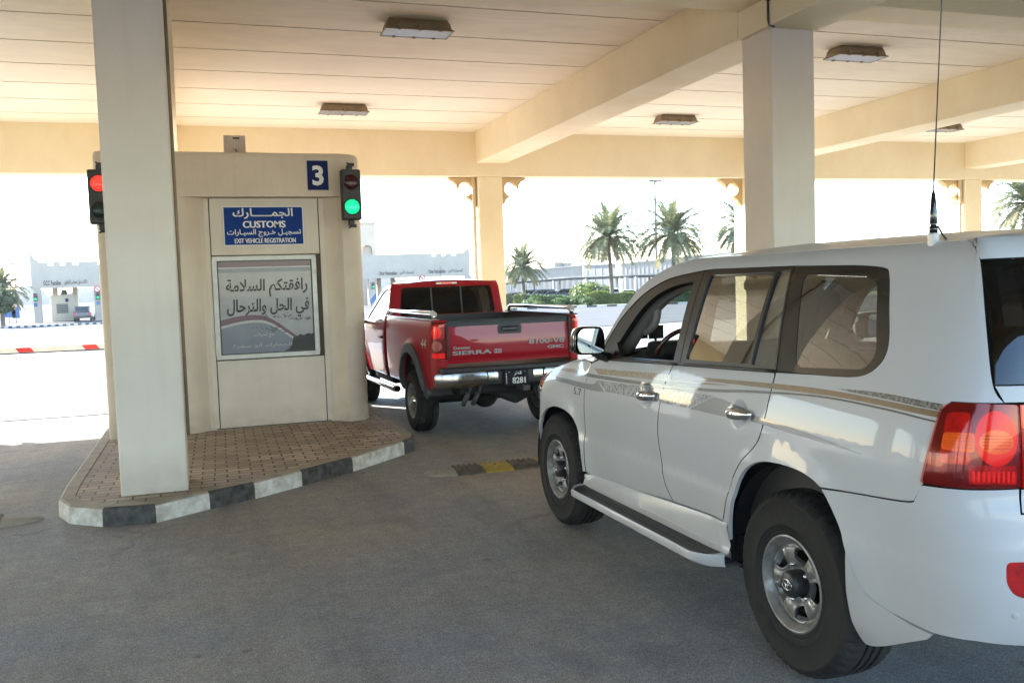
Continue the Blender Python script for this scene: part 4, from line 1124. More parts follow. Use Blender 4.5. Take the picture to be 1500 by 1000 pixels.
# rear bumper, lamps, tailgate
bump = curve([(-.272, .914), (-.49, .934), (-.737, .957), (-.774, .980), (-.797, 1.030)])+[(-.81, 1.034), (-1.146, 1.044), (-1.143, .957), (T0, .957), (T0, .47), (-1.3, .472), (-1.18, .474), (-.996, .490), (-.821, .484), (-.62, .50), (-.50, .535), (-.452, .565)]+[p for p in reversed(AR_R) if p[0] < -.272]
REFL = rounded([(-1.089, .795), (-1.089, .72), (-1.113, .678), (-1.16, .662), (-1.36, .655), (-1.37, .80)], .02, 3)
rb_ = panel(SUV, bump, [REFL], [M_CARW, M_UNDER], 'rear_bumper', CAR, flmat=lip, sides=S2, res=.045)
for i, sd in enumerate(S2):
    panel(SUV, REFL, [], M_LRED, 'reflector', rb_[i], out=-.004, sides=(sd,), res=.04, flange=.0)
    mb = MB(); p = SUV.point(-1.125, .60, .001); n_ = SUV.normal(-1.125, .60)
    mb.lathe([(.0005, .002), (.011, .002), (.013, 0)], 14, 'y'); M_ = Matrix.Translation((-sd*p[0], p[1], p[2])) @ Vector((-sd*n_[0], n_[1], n_[2])).to_track_quat('Y', 'Z').to_matrix().to_4x4(); mb.xform(M_)
    mb.build('parking_sensor', M_CARW, rb_[i])
LAMP = rounded([(-.806, 1.046), (-.832, 1.18), (-.857, 1.310), (-.892, 1.340), (-1.02, 1.342), (-1.146, 1.338), (-1.146, 1.050), (-.97, 1.047)], [.012, .02, .03, .02, 0, .01, .01, 0], 3)
LAMP2 = [(-1.156, 1.050), (-1.156, 1.338), (-1.45, 1.335), (-1.44, 1.05)]
def ellp(cx, cz, a, b, n=36): return [(cx+a*cos(2*pi*k/n), cz+b*sin(2*pi*k/n)) for k in range(n)]
LC = (-1.066, 1.222)
for i, sd in enumerate(S2):
    o = panel(SUV, LAMP, [], M_LDRED, 'tail_lamp', CAR, out=.004, sides=(sd,), res=.02, flange=.03)
    def piece(P, m, nm, out, res=.02, holes=[]): return panel(SUV, P, holes, m, nm, o, out=out, sides=(sd,), res=res, flange=0)
    piece(rounded([(-.868, 1.128), (-.884, 1.306), (-.975, 1.312), (-.975, 1.128)], .02, 3), M_LRED, 'red_reflector', .0048)
    piece(rounded([(-.970, 1.062), (-.970, 1.128), (-1.135, 1.128), (-1.135, 1.062)], .008, 2), M_LRED, 'led_row', .0048)
    for k in range(9): piece([(-.982-.017*k, 1.070), (-.982-.017*k, 1.108), (-.991-.017*k, 1.108), (-.991-.017*k, 1.070)], M_LLITD, 'led', .0056)
    piece(ellp(LC[0], LC[1], .076, .096), M_LLIT, 'brake_lamp', .0052, .012)
    piece(ellp(LC[0], LC[1]-.012, .060, .042), M_LORANGE, 'turn_lamp', .0060, .012)
    for k in range(5): piece([(LC[0]+.050, LC[1]-.036+.011*k), (LC[0]+.050, LC[1]-.033+.011*k), (LC[0]-.050, LC[1]-.033+.011*k), (LC[0]-.050, LC[1]-.036+.011*k)], M_LRED, 'lamp_rib', .0066)
    piece(rounded([(-.872, 1.176), (-.990, 1.172), (-.990, 1.240), (-.878, 1.236)], .012, 3), M_LORANGE, 'indicator_lamp', .0056)
    for k in range(5): piece([(-.882, 1.185+.011*k), (-.882, 1.189+.011*k), (-.984, 1.189+.011*k), (-.984, 1.185+.011*k)], M_AMBER, 'lamp_rib', .0062)
    panel(SUV, LAMP, [], M_LENSR, 'lens_cover', o, out=.016, sides=(sd,), res=.03, flange=.014)
    o2 = panel(SUV, LAMP2, [], M_LRED, 'tailgate_lamp', CAR, out=.006, sides=(sd,), res=.03, flange=.02)
    panel(SUV, LAMP2, [], M_LENSR, 'lens_cover', o2, out=.015, sides=(sd,), res=.04, flange=.012)
gate = [(-1.070, 1.403), (-1.102, 1.347), (-1.455, 1.347), (-1.455, 1.042), (-1.155, 1.042), (-1.150, .964), (T0, .964), (T0, 1.406)]
tg = panel(SUV, gate, [], [M_CARW, M_UNDER], 'tailgate', CAR, flmat=lip, sides=S2, res=.06)
for i, sd in enumerate(S2):
    panel(SUV, [(-1.050, 1.846), (T0, 1.850), (T0, 1.412), (-1.070, 1.409)], [], M_GLASSD, 'rear_window', tg[i], out=-.004, sides=(sd,), res=.08, flange=0)
panel(SUV, [(-.725, 1.929), (-.864, 1.910), (-.99, 1.883), (-1.04, 1.851), (T0, 1.857), (T0, 1.935)], [], [M_CARW, M_UNDER], 'roof_spoiler', CAR, flmat=lip, sides=S2, res=.045)
for sd in S2: panel(SUV, [(-1.015, 1.39), (-1.005, 1.88), (-1.14, 1.88), (-1.15, 1.39)], [], M_UNDER, 'inner_panel', CAR, out=-.026, sides=(sd,), res=.09, flange=0)
# rear mud flaps
FLAP = curve([(-.424, .69), (-.462, .60), (-.53, .535), (-.66, .495), (-.825, .478)])+curve([(-.80, .452), (-.70, .405), (-.56, .338), (-.46, .300), (-.425, .305), (-.412, .36), (-.408, .52)])
panel(SUV, FLAP, [], M_CARW, 'mud_flap', CAR, out=.006, sides=S2, res=.03, flange=.02)
# nose
FB = [(3.27, .52), (3.268, .65), (3.247, .958), (3.6, .955), (T1, .955), (T1, .44), (3.6, .45), (3.35, .49)]
panel(SUV, FB, [], [M_CARW, M_UNDER], 'front_bumper', CAR, flmat=lip, sides=S2, res=.06)
HL = rounded([(3.157, .990), (3.142, 1.135), (3.25, 1.112), (3.55, 1.06), (3.78, 1.03), (3.76, .965), (3.25, .968)], .02, 3)
for sd in S2:
    o = panel(SUV, HL, [], [M_HLAMP, M_AMBER], 'headlamp', CAR, out=.000, sides=(sd,), res=.03, flange=.02, matfn=lambda t, z: 1 if t < 3.36 else 0)
    panel(SUV, HL, [], M_LENS, 'lamp_glass', o, out=.006, sides=(sd,), res=.05, flange=0)
panel(SUV, [(3.80, .965), (3.79, 1.035), (T1, 1.06), (T1, .965)], [], M_CHROME, 'grille', CAR, out=-.01, sides=S2, res=.06)
def zg(s): return hermite([2.2, 2.5, 2.8, 3.05, 3.13, 3.4, 3.6, 3.72], [1.266, 1.256, 1.221, 1.171, 1.151, 1.10, 1.07, 1.05])(s)
def ue(s): return SUV.point(min(s, 3.13), zg(min(s, 3.13)))[0] if s < 3.13 else math.sqrt(max(.0, 1-((s-3.13)/.56)**2))*SUV.point(3.13, 1.151)[0]
zhc = hermite([2.2, 2.5, 2.9, 3.3, 3.55, 3.7], [1.33, 1.315, 1.285, 1.215, 1.13, 1.04])
def hood(s, b, out=0):
    e = ue(s); q = min(1, abs(b)); return (b*e, s, zg(s)+(zhc(s)-zg(s))*(1-q**2.6)+out)
panel(None, [(2.30, -.985), (2.44, -.5), (2.50, 0), (2.44, .5), (2.30, .985), (3.12, .985), (3.35, .97), (3.55, .93), (3.63, .6), (3.65, 0), (3.63, -.6), (3.55, -.93), (3.35, -.97), (3.12, -.985)], [], M_CARW, 'bonnet', CAR, fn=hood, res=.06)
# windscreen
def ws(a, b, out=0):
    b0 = (b*.80, 2.195+.34*(1-b*b), 1.268+.012*(1-b*b)); t0 = (b*.672, 1.262+.06*(1-b*b), 1.918+.028*(1-b*b))
    bow = .165*4*a*(1-a)
    return (b0[0]*(1-a)+t0[0]*a, b0[1]*(1-a)+t0[1]*a+bow*.5+out*.6, b0[2]*(1-a)+t0[2]*a+bow*.8+out*.7)
fl = [(0, -1), (0, 1), (1, 1), (1, -1)]
win = rounded([(.05, -.93), (.05, .93), (.95, .93), (.95, -.93)], .05, 3)
wsf = panel(None, fl, [win], M_GLOSSK, 'windscreen', CAR, fn=ws, res=.08, flange=.01)
panel(None, win, [], M_GLASSC, 'glass_pane', wsf, fn=lambda a, b, out=0: ws(a, b, -.004), res=.12, flange=0)
MB().tube([(-.2, 2.47, 1.30), (.25, 2.40, 1.32), (.62, 2.30, 1.34)], .009, 6).build('wiper', M_BLACK, CAR)
MB().box(-.80, .80, 2.22, 2.50, 1.20, 1.262).build('cowl', M_BLACK, CAR)
# roof
zrc = hermite([-1.06, -.95, -.7, -.2, .5, 1.0, 1.25, 1.36], [1.925, 1.945, 1.968, 1.985, 1.990, 1.978, 1.955, 1.940])
def rue(s): return SUV.point(max(-.72, min(1.25, s)), 1.925)[0]+.0
def roof(s, b, out=0):
    q = min(1, abs(b)); ze = 1.9265 if s > -.72 else 1.9265-.06*((-.72-s)/.25)**1.5
    return (b*rue(s), s, ze+(zrc(s)-ze)*(1-q**2.4)+out)
rf = panel(None, [(1.24, -1), (1.30, -.6), (1.325, 0), (1.30, .6), (1.24, 1), (-.72, 1), (-.78, .94), (-.84, .8), (-.88, .5), (-.90, 0), (-.88, -.5), (-.84, -.8), (-.78, -.94), (-.72, -1)], [], M_CARW, 'roof', CAR, fn=roof, res=.07, flange=.03)
panel(None, [(1.2, -.95), (1.2, .95), (-.9, .95), (-.9, -.95)], [], M_HEADL, 'headliner', CAR, fn=lambda s, b, out=0: roof(s, b, -.05), res=.2, flange=0)

# side step and sill
for sd in S2:
    sec = []
    for k in range(41):
        q_ = k/40; s = 2.30-1.83*q_; top = .500+.098*q_
        e = min(1, q_/.07)**.6*min(1, (1-q_)/.07)**.5 if 0 < q_ < 1 else 0.0
        w_ = .035+.125*e
        u0 = SUV.point(s, top)[0]-.004
        zz = .425+.004*q_
        sec.append([(u0-.015, top-.006), (u0+.004, top-.010), (u0+.012, top-.03), (.972+.010*e, zz+.045*(1-.6*e)), (.985+.012*e, zz+.008), (1.0-.02+w_*.16, zz+.001), (.975+w_*.86, zz-.006), (.975+w_*.97, zz+.002), (.975+w_*1.02, zz-.012), (.975+w_*1.0, zz-.042), (.975+w_*.82, zz-.062), (.90, zz-.065)])
    m_ = len(sec[0]); mb = MB(); vs = [(-sd*u, 2.30-1.83*k/40, z) for k, r in enumerate(sec) for u, z in r]
    for k in range(40):
        for j in range(m_-1):
            f = (k*m_+j, k*m_+j+1, (k+1)*m_+j+1, (k+1)*m_+j)
            mb.f.append(list(f)); mb.m.append(1 if j == 5 and 1 <= k < 39 else 0); mb.s.append(True)
    mb.v = vs
    st = mb.build('side_step', [M_CARW, M_BLACK], CAR, sharp=45)
    tr = MB()
    for k in range(60):
        s = 2.20-1.66*k/59
        for j in range(3): tr.box(min(-sd*(1.015+.025*j), -sd*(1.027+.025*j)), max(-sd*(1.015+.025*j), -sd*(1.027+.025*j)), s-.008+.007*(j % 2), s+.004+.007*(j % 2), .418, .4265)
    tr.build('tread_strip', M_DKGREY, st)

# underside, wheel wells, axles
MB().box(-.62, .62, -1.0, 3.45, .42, .78).build('underbody', M_UNDER, CAR, bevel=.05)
MB().box(-.90, .90, .52, 2.28, .40, .50).build('floor_pan', M_UNDER, CAR)
for sd in S2:
    for c in (.01, 2.83):
        mb = MB(); mb.lathe([(.535, -sd*.925), (.54, -sd*.88), (.53, -sd*.50), (.0005, -sd*.50)], 40, 'x', (0, c, .42), 0, True)
        mb.v = [(x, y, max(z, .36)) for x, y, z in mb.v]
        mb.build('wheel_arch_liner', M_WELL, CAR)
MB().tube([(-.7, 0, .40), (.7, 0, .40)], .05, 10).build('rear_axle', M_UNDER, CAR)
WH = wheel(CAR, (-.8225, 0, .42), .42, .205, .285, 'slots', rot=.32)
for px, py, r in ((-.8225, 2.85, 0), (.8225, 0, pi), (.8225, 2.85, pi)):
    w2 = dup(WH, (px, py, .42)); w2.rotation_euler = (radians(24) if px < 0 else 0, 0, r)

# door mirrors
for sd in S2:
    mb = MB(); prof = []
    out = rounded([(1.005, 1.345), (1.19, 1.350), (1.212, 1.40), (1.208, 1.49), (1.17, 1.532), (1.02, 1.528), (1.0, 1.47)], [.03, .04, .04, .05, .04, .04, .03], 5)
    cu, cz = 1.105, 1.437; rows = []
    for (f, s) in ((.96, 1.845), (1.0, 1.865), (1.0, 1.90), (.9, 1.955), (.62, 1.995), (.1, 2.01)):
        rows.append([(-sd*(cu+(u-cu)*f), s, cz+(z-cz)*f) for u, z in out])
    n = len(out); vs = [p for r in rows for p in r]
    mb.add(vs, [(i*n+k, i*n+(k+1) % n, (i+1)*n+(k+1) % n, (i+1)*n+k) for i in range(5) for k in range(n)], 0, True)
    mb.add(vs[-n:], [tuple(range(n))])
    mr = mb.build('door_mirror', M_GLOSSK, CAR)
    fc = MB().add([(-sd*(cu+(u-cu)*.84), 1.852, cz+(z-cz)*.84) for u, z in out], [tuple(range(n)) if sd < 0 else tuple(reversed(range(n)))]); 
    fc.v = [(x, 1.834+(abs(x)-1.1)*.10, z) for x, y, z in fc.v]
    fc.build('mirror_glass', M_MIRROR, mr, fix=False)
    MB().tube([(-sd*.93, 1.96, 1.315), (-sd*.99, 1.94, 1.33), (-sd*1.05, 1.93, 1.36)], [.034, .03, .028], 8).build('mirror_arm', M_TRIM, mr)
    MB().prism([(1.80, 1.31), (2.06, 1.30), (1.93, 1.36), (1.86, 1.42)], 'x', -sd*.885, -sd*.915).build('mirror_base', M_TRIM, mr)

# stripes along the side
def strip(top, bot, m, name, o=.0016, sides=S2):
    panel(SUV, curve(top, 4)+curve(bot[::-1], 4), [], m, name, CAR, out=o, sides=sides, res=.05, flange=0)
strip([(2.13, 1.232), (1.6, 1.256), (1.08, 1.277)], [(2.05, 1.200), (1.6, 1.220), (1.08, 1.240)], M_CAMOT, 'gold_stripe')
strip([(1.075, 1.277), (.55, 1.300), (.0, 1.322), (-.3, 1.326), (-.593, 1.318), (-.855, 1.306)], [(1.075, 1.262), (.45, 1.284), (-.195, 1.302), (-.4, 1.302), (-.6, 1.296), (-.850, 1.284)], M_STRG, 'gold_stripe')
strip([(1.075, 1.254), (.8, 1.265), (.5, 1.276)], [(1.075, 1.243), (.8, 1.253), (.5, 1.274)], M_STRG, 'gold_stripe', .0018)
strip([(3.13, 1.150), (2.9, 1.168), (2.667, 1.180), (2.149, 1.192), (1.6, 1.204), (1.055, 1.222), (.60, 1.246), (.304, 1.270), (-.197, 1.298), (-.602, 1.290), (-.84, 1.272)], [(3.13, 1.138), (2.9, 1.155), (2.667, 1.160), (2.149, 1.170), (1.6, 1.184), (1.055, 1.206), (.60, 1.231), (.304, 1.258), (-.197, 1.290), (-.602, 1.282), (-.838, 1.266)], M_STRK, 'grey_stripe', .0020)
strip([(2.05, 1.160), (1.055, 1.196), (.62, 1.210)], [(1.90, 1.100), (1.25, 1.112), (.86, 1.118)], M_CAMOG, 'speckled_band')
strip([(3.1, 1.105), (2.6, 1.115), (2.15, 1.125), (2.06, 1.160)], [(3.1, 1.085), (2.6, 1.086), (2.15, 1.085), (1.93, 1.094)], M_STRL, 'grey_band')
strip([(.62, 1.205), (.50, 1.200), (.30, 1.165)], [(.84, 1.118), (.50, 1.120), (.30, 1.128)], M_STRL, 'grey_band')
strip([(.27, 1.16), (.1, 1.150), (-.25, 1.125), (-.5, 1.10)], [(.27, 1.128), (.1, 1.122), (-.25, 1.108), (-.5, 1.098)], M_STRL, 'grey_band')
strip([(-.30, 1.337), (-.55, 1.345), (-.862, 1.333)], [(-.40, 1.330), (-.58, 1.324), (-.856, 1.309)], M_CAMOD, 'speckled_band')
mb = MB(); v, f = text2d('5.7', .02)
ax, bx = min(p[0] for p in v), max(p[0] for p in v); az, bz = min(p[1] for p in v), max(p[1] for p in v)
pts = []
for p in v:
    q = SUV.point(2.445-.135*(p[0]-ax)/(bx-ax), 1.028+.05*(p[1]-az)/(bz-az), .002); pts.append((-q[0], q[1], q[2]))
mb.add(pts, f).build('badge', M_STRK, CAR, fix=False)

# whip aerial on the roof edge
p = SUV.point(-.56, 1.925)
MB().box(-p[0]-.016, -p[0]+.016, -.582, -.548, 1.90, 1.962).build('aerial_bracket', M_CARW, CAR, bevel=.006)
ae = MB().lathe([(.0005, 1.96), (.016, 1.962), (.017, 1.985), (.011, 1.99), (.015, 2.0), (.014, 2.04), (.008, 2.11), (.004, 2.125)], 14, 'z', (-p[0], -.565, 0)); ae.build('aerial_spring', M_GLOSSK, CAR)
MB().tube([(-p[0], -.565, 2.12), (-p[0]+.012, -.60, 2.9), (-p[0]+.018, -.66, 3.9)], [.0028, .0022, .0016], 6).build('aerial_whip', M_DKGREY, CAR)
MB().tube([(-p[0]+.02, -.56, 1.975), (-p[0]+.035, -.55, 1.99), (-p[0]+.05, -.56, 1.955), (-p[0]+.05, -.58, 1.935)], .004, 6).build('aerial_cable', M_BLACK, CAR)

# cabin
db = MB(); db.prism([(2.24, 1.0), (2.24, 1.25), (2.10, 1.335), (1.95, 1.355), (1.84, 1.34), (1.78, 1.27), (1.80, .85), (1.95, .6), (2.24, .6)], 'x', -.72, .72)
db.build('dashboard', M_INT, CAR, bevel=.03)
MB().box(-.64, -.24, 1.80, 2.0, 1.30, 1.405).build('instrument_hood', M_INT, CAR, bevel=.03)
st = link('steering_wheel', None, CAR); st.location = (-.46, 1.84, 1.31); st.rotation_euler = (radians(-65), 0, 0)
MB().tube([(.19*cos(2*pi*k/40), .19*sin(2*pi*k/40), 0) for k in range(40)], .016, 10, closed=True).build('wheel_rim', M_WOOD, st)
hb = MB().lathe([(.0005, .02), (.06, .015), (.075, -.03), (.03, -.2)], 20); hb.box(-.18, .18, -.025, .025, -.02, 0).box(-.03, .03, -.18, 0, -.02, 0); hb.build('hub', M_INT, st)
for sx in (-.40, .40):
    se = MB(); se.prism([(1.32, .70), (1.34, .84), (.87, .82), (.66, 1.46), (.52, 1.48), (.58, 1.08), (.68, .70)], 'x', sx-.25, sx+.25)
    so = se.build('front_seat', M_SEAT, CAR, bevel=.06, segs=3)
    MB().box(sx-.13, sx+.13, .47, .58, 1.53, 1.73).build('headrest', M_SEAT, so, bevel=.05, segs=3)
    po_ = MB()
    for d in (-.06, .06): po_.tube([(sx+d, .56, 1.44), (sx+d, .53, 1.56)], .007, 6)
    po_.build('headrest_post', M_CHROME, so)
se = MB(); se.prism([(.42, .62), (.44, .76), (-.05, .74), (-.22, 1.34), (-.36, 1.35), (-.30, .60)], 'x', -.66, .66); rs = se.build('rear_seat', M_SEAT, CAR, bevel=.06, segs=3)
for sx in (-.42, 0, .42): MB().box(sx-.12, sx+.12, -.40, -.29, 1.39, 1.56).build('headrest', M_SEAT, rs, bevel=.045, segs=3)
MB().box(-.75, .75, -1.0, 2.3, .50, .60).build('cabin_floor', M_INT, CAR)
for sd in S2:
    # door linings, pillar trims and the grab handle on the windscreen pillar
    MB().prism([(2.1, .6), (2.1, 1.26), (1.05, 1.31), (.15, 1.34), (-.9, 1.34), (-.9, .6)], 'x', -sd*.80, -sd*.83).build('door_lining', M_INT, CAR)
    P = [(-sd*.76, 2.06, 1.34), (-sd*.735, 1.93, 1.49), (-sd*.71, 1.79, 1.625), (-sd*.69, 1.62, 1.725), (-sd*.67, 1.42, 1.785), (-sd*.66, 1.2, 1.81)]
    MB().tube(P, [.05, .055, .06, .06, .055, .05], 10).build('pillar_trim', M_INTG, CAR)
    GH = curve([(1.95, 1.50), (1.90, 1.475), (1.83, 1.485), (1.755, 1.525), (1.715, 1.58), (1.70, 1.65), (1.70, 1.70)], 4); MB().tube([(-sd*.70, a, b) for a, b in GH], [.034]+[.026]*(len(GH)-2)+[.034], 8).build('grab_handle', M_INTG, CAR)
    for s in (1.04, .15):
        mb = MB(); mb.add([(-sd*u, s+a, z) for u, z in ((.80, 1.30), (.665, 1.86)) for a, u_ in ((-.06, 0), (.05, 0))]+[(-sd*u, s+a, z) for u, z in ((.865, 1.30), (.715, 1.86)) for a in (-.06, .05)], [(0, 1, 3, 2), (4, 6, 7, 5), (0, 2, 6, 4), (1, 5, 7, 3), (0, 4, 5, 1), (2, 3, 7, 6)]); mb.build('pillar_trim', M_INT, CAR)
# phone holder, screen and rear-view mirror seen through the open window
MB().box(-.60, -.49, 2.02, 2.035, 1.415, 1.505).build('dash_screen', M_BLACK, CAR, bevel=.005)
MB().tube([(-.545, 2.04, 1.34), (-.545, 2.035, 1.43)], .01, 6).box(-.68, -.61, 2.02, 2.05, 1.42, 1.475).build('phone_holder', M_BLACK, CAR)
mv = MB().box(-.12, .12, 1.60, 1.64, 1.72, 1.79); mv.build('rear_view_mirror', M_BLACK, CAR, bevel=.02)
MB().tube([(0, 1.64, 1.76), (0, 1.72, 1.86)], .012, 6).build('mirror_stalk', M_BLACK, CAR)
# ---------------------------------------------------------------- the red pickup
M_RED_P = car_paint('red_car_paint', (.37, .010, .020), .3, .5, dirt=(.24, .035, .035))
M_CHROMED = mat('dull_bumper_chrome', (.33, .31, .29), .16, 1.0, var=.25, vscale=8)
M_SHOCK = mat('shock_tube_grey', (.07, .07, .07), .5)
M_BADGE = mat('badge_greyed_chrome', (.34, .30, .30), .45, .3)  # chrome greyed in its colour to stand for the red it mirrors
M_FLARE = mat('flare_grey_plastic', (.085, .088, .092), .6, var=.2, vscale=10)
M_TGLASS = glass('pickup_dark_glass', (.02, .021, .022), 1.5, 1.3)
TRK = thing('pickup_truck', 'dark red pickup with chrome bed rails and lit brake lamps driving off past the booth', 'pickup truck', (3.395, 11.2, 0), radians(1.6), rx=radians(0))
_tz = [.5, .6, .72, .9, 1.1, 1.25, 1.33, 1.38, 1.42, 1.5]
_td = [.06, .035, .016, .006, .004, .008, .014, .022, .045, .08]
tside = hermite(_tz, _td)
trear = hermite([.5, .9, 1.0, 1.36, 1.42, 1.5], [.01, .0, .0, .0, .012, .03])
def tex(s, z):
    r = math.hypot(s, z-.43); return .035*(1-smooth(.0, .22, r-.56))*smooth(.5, .7, z+.1)*(1-smooth(1.1, 1.25, z))
TB = Body([(-1.03, 0), (-1.03, .3), (-1.029, .6), (-1.024, .76), (-1.005, .86), (-.95, .915), (-.86, .938), (-.7, .94), (0, .94), (1, .94), (2, .94), (3, .94), (3.2, .93), (3.25, 0)], .5, lambda s, z: tside(z), trear, trear, tex)
czs = [.5, .6, .75, .95, 1.15, 1.28, 1.34, 1.42, 1.6, 1.78, 1.84, 1.88]
cds = [.06, .03, .012, .004, .006, .018, .03, .055, .13, .205, .24, .29]
cside = hermite(czs, cds)
crear = hermite([.5, 1.3, 1.42, 1.78, 1.84, 1.88], [.0, .0, .01, .07, .10, .15])
def cabside(s, z): return cside(z)+smooth(2.9, 3.3, s)*.10*smooth(1.02, 1.26, z)
def cex(s, z):
    r = math.hypot(s-3.38, z-.43); return .03*(1-smooth(.0, .22, r-.54))*smooth(.5, .7, z+.1)*(1-smooth(1.0, 1.2, z))
CB = Body([(1.475, 0), (1.476, .3), (1.482, .56), (1.497, .74), (1.535, .87), (1.61, .925), (1.72, .938), (2.0, .94), (3.0, .94), (3.9, .93), (4.1, .90), (4.2, .82), (4.27, .6), (4.30, .3), (4.31, 0)], 2.0, cabside, crear, lambda z: .05*abs(z-.9), cex)
def t_at(b, u):
    lo, hi = b.t0, b.t0+1.2
    for _ in range(50):
        m = (lo+hi)/2
        if b.fu(m) < u: lo = m
        else: hi = m
    return lo
tb = t_at(TB, .775); ta = -.90; C0 = CB.t0; B0 = TB.t0
def arc(c, z, r, a0, a1, n=22, zmin=0): return [(c+r*cos(radians(a0+(a1-a0)*k/n)), z+r*sin(radians(a0+(a1-a0)*k/n))) for k in range(n+1)]
A1 = arc(0, .43, .575, 14, 166)
bedp = [(1.43, 1.415), (tb, 1.415), (tb, 1.392), (ta, 1.392), (ta, .960), (tb, .960), (tb, .80), (-.93, .63)]+list(reversed(A1))+[(1.43, .57)]
bed = link('truck_bed', None, TRK); bed.empty_display_size = .1
for sd in S2:
    o = panel(TB, bedp, [], M_RED_P, 'bed_side', TRK, sides=(sd,), res=.06, flange=.05)
    fl = arc(0, .43, .565, 6, 176)+list(reversed(arc(0, .43, .675, 10, 172)))
    panel(TB, fl, [], M_FLARE, 'wheel_arch_flare', o, out=.035, sides=(sd,), res=.045, flange=.06)
    v, f = text2d('4x4', .01); v4, f4 = text2d('44', .015)
    ax, bx = min(p[0] for p in v4), max(p[0] for p in v4); az, bz = min(p[1] for p in v4), max(p[1] for p in v4)
    pts = []
    for p in v4:
        q_ = (p[0]-ax)/(bx-ax)
        tt = -.46-.24*q_-.03*((p[1]-az)/(bz-az)-.5) if sd > 0 else -.70+.24*q_
        q = TB.point(tt, 1.075+.115*(p[1]-az)/(bz-az), .003); pts.append((-sd*q[0], q[1], q[2]))
    MB().add(pts, f4).build('badge', M_ALU, o, fix=False)
    # stacked tail lamp
    LT = [(ta, .962), (ta, 1.390), (tb, 1.390), (tb, .962)]; tm = (ta+tb)/2+.02
    o2 = panel(TB, LT, [], M_LDRED, 'tail_lamp', TRK, out=.004, sides=(sd,), res=.04, flange=.03)
    def el2(cz, a, b_, m, nm): panel(TB, [(tm+a*cos(2*pi*k/24), cz+b_*sin(2*pi*k/24)) for k in range(24)], [], m, nm, o2, out=.006, sides=(sd,), res=.03, flange=0)
    el2(1.275, .070, .075, M_LLIT, 'brake_lamp'); el2(1.115, .070, .062, M_LCLEAR, 'reversing_lamp')
    panel(TB, [(ta-.015, .975), (ta-.015, 1.035), (tb+.028, 1.035), (tb+.028, .975)], [], M_LLITD, 'lower_lamp', o2, out=.006, sides=(sd,), res=.05, flange=0)
    panel(TB, [(ta-.012, 1.205), (ta-.012, 1.365), (tb+.028, 1.365), (tb+.028, 1.205)], [], M_LRED, 'upper_lamp', o2, out=.005, sides=(sd,), res=.05, flange=0)
    panel(TB, LT, [], M_LENSR, 'lens_cover', o2, out=.012, sides=(sd,), res=.05, flange=.01)
    panel(TB, [(tb+.004, .962), (tb+.004, 1.392), (tb-.022, 1.392), (tb-.022, .962)], [], M_BLACK, 'lamp_bezel', o2, out=.012, sides=(sd,), res=.05, flange=.02)
    # chrome rail on the bed side, on black feet
    P = [(-sd*.875, -.86, 1.42), (-sd*.875, -.85, 1.475), (-sd*.875, -.80, 1.492), (-sd*.875, 1.28, 1.492), (-sd*.875, 1.34, 1.475), (-sd*.875, 1.36, 1.42)]
    rl = MB().tube(P, .027, 10).build('bed_rail', M_CHROME, TRK)
    MB().tube([(-sd*.875, -.88, 1.478), (-sd*.875, -.79, 1.494)], .034, 12).build('rail_end', M_ALU, rl)
    MB().box(min(-sd*.83, -sd*.925), max(-sd*.83, -sd*.925), -.93, 1.42, 1.408, 1.424).build('rail_cap', M_BLACK if sd < 0 else M_CHROME, TRK, bevel=.006)
# bed box
bx_ = MB(); bx_.box(-.80, .80, -.98, 1.42, .80, .86).box(-.84, -.80, -.98, 1.42, .80, 1.40).box(.80, .84, -.98, 1.42, .80, 1.40).box(-.84, .84, 1.40, 1.44, .80, 1.40)
bx_.build('load_bed', M_DKGREY, TRK); bpy.data.objects.remove(bed)
# tailgate
def rear(a, b, out=0):
    p = TB.point(B0, b); return (a, p[1]-out+.012*(abs(a)/.77)**3, b)
tgp = rounded([(-.768, .905), (.768, .905), (.768, 1.405), (-.768, 1.405)], .015, 2)
HB = rounded([(-.15, 1.225), (.15, 1.225), (.15, 1.335), (-.15, 1.335)], .035, 4)
def rear_c(a, b, out=0):
    p = rear(a, b, out); d = .014*smooth(.945, .995, b)-.014; return (p[0], p[1]-d+.020*smooth(1.10, 1.42, b), p[2])
tgo = panel(None, tgp, [HB], M_RED_P, 'tailgate', TRK, fn=rear_c, res=.035, flange=.02)
panel(None, [(-.768, 1.335), (.768, 1.335), (.768, 1.412), (-.768, 1.412)], [], M_BLACK, 'tailgate_cap', tgo, fn=rear_c, out=.010, res=.06, flange=.03)
panel(None, HB, [], M_BLACK, 'handle_bezel', tgo, fn=rear_c, out=.003, res=.05, flange=.03)
MB().box(-.105, .105, -1.040, -1.008, 1.255, 1.312).build('tailgate_handle', M_GLOSSK, tgo, bevel=.015)
O = (0, -1.0345, 0)
for tx_, x0, x1, z0, z1, bo2 in (('SIERRA', -.715, -.24, 1.005, 1.053, .02), ('8100-V8', .235, .69, 1.088, 1.150, .015), ('GMC', .47, .68, 1.025, 1.062, .03), ('Duramax', -.70, -.50, 1.072, 1.105, .01)):
    zc_ = (z0+z1)/2; O = (0, rear_c(0, zc_)[1]-.0035, 0)
    write(MB(), tx_, O, E, Z, x0, x1, z0, z1, bold=bo2, extrude=.004, strong=.002).build('badge', M_BADGE, tgo, fix=False)
MB().box(-.205, -.115, -1.0385, -1.034, 1.005, 1.053).build('badge', M_BADGE, tgo)
h_ = MB(); write(h_, 'HD', (0, -1.0402, 0), E, Z, -.195, -.125, 1.013, 1.045, bold=.02); h_.build('badge_letters', M_RED_P, tgo, fix=False)
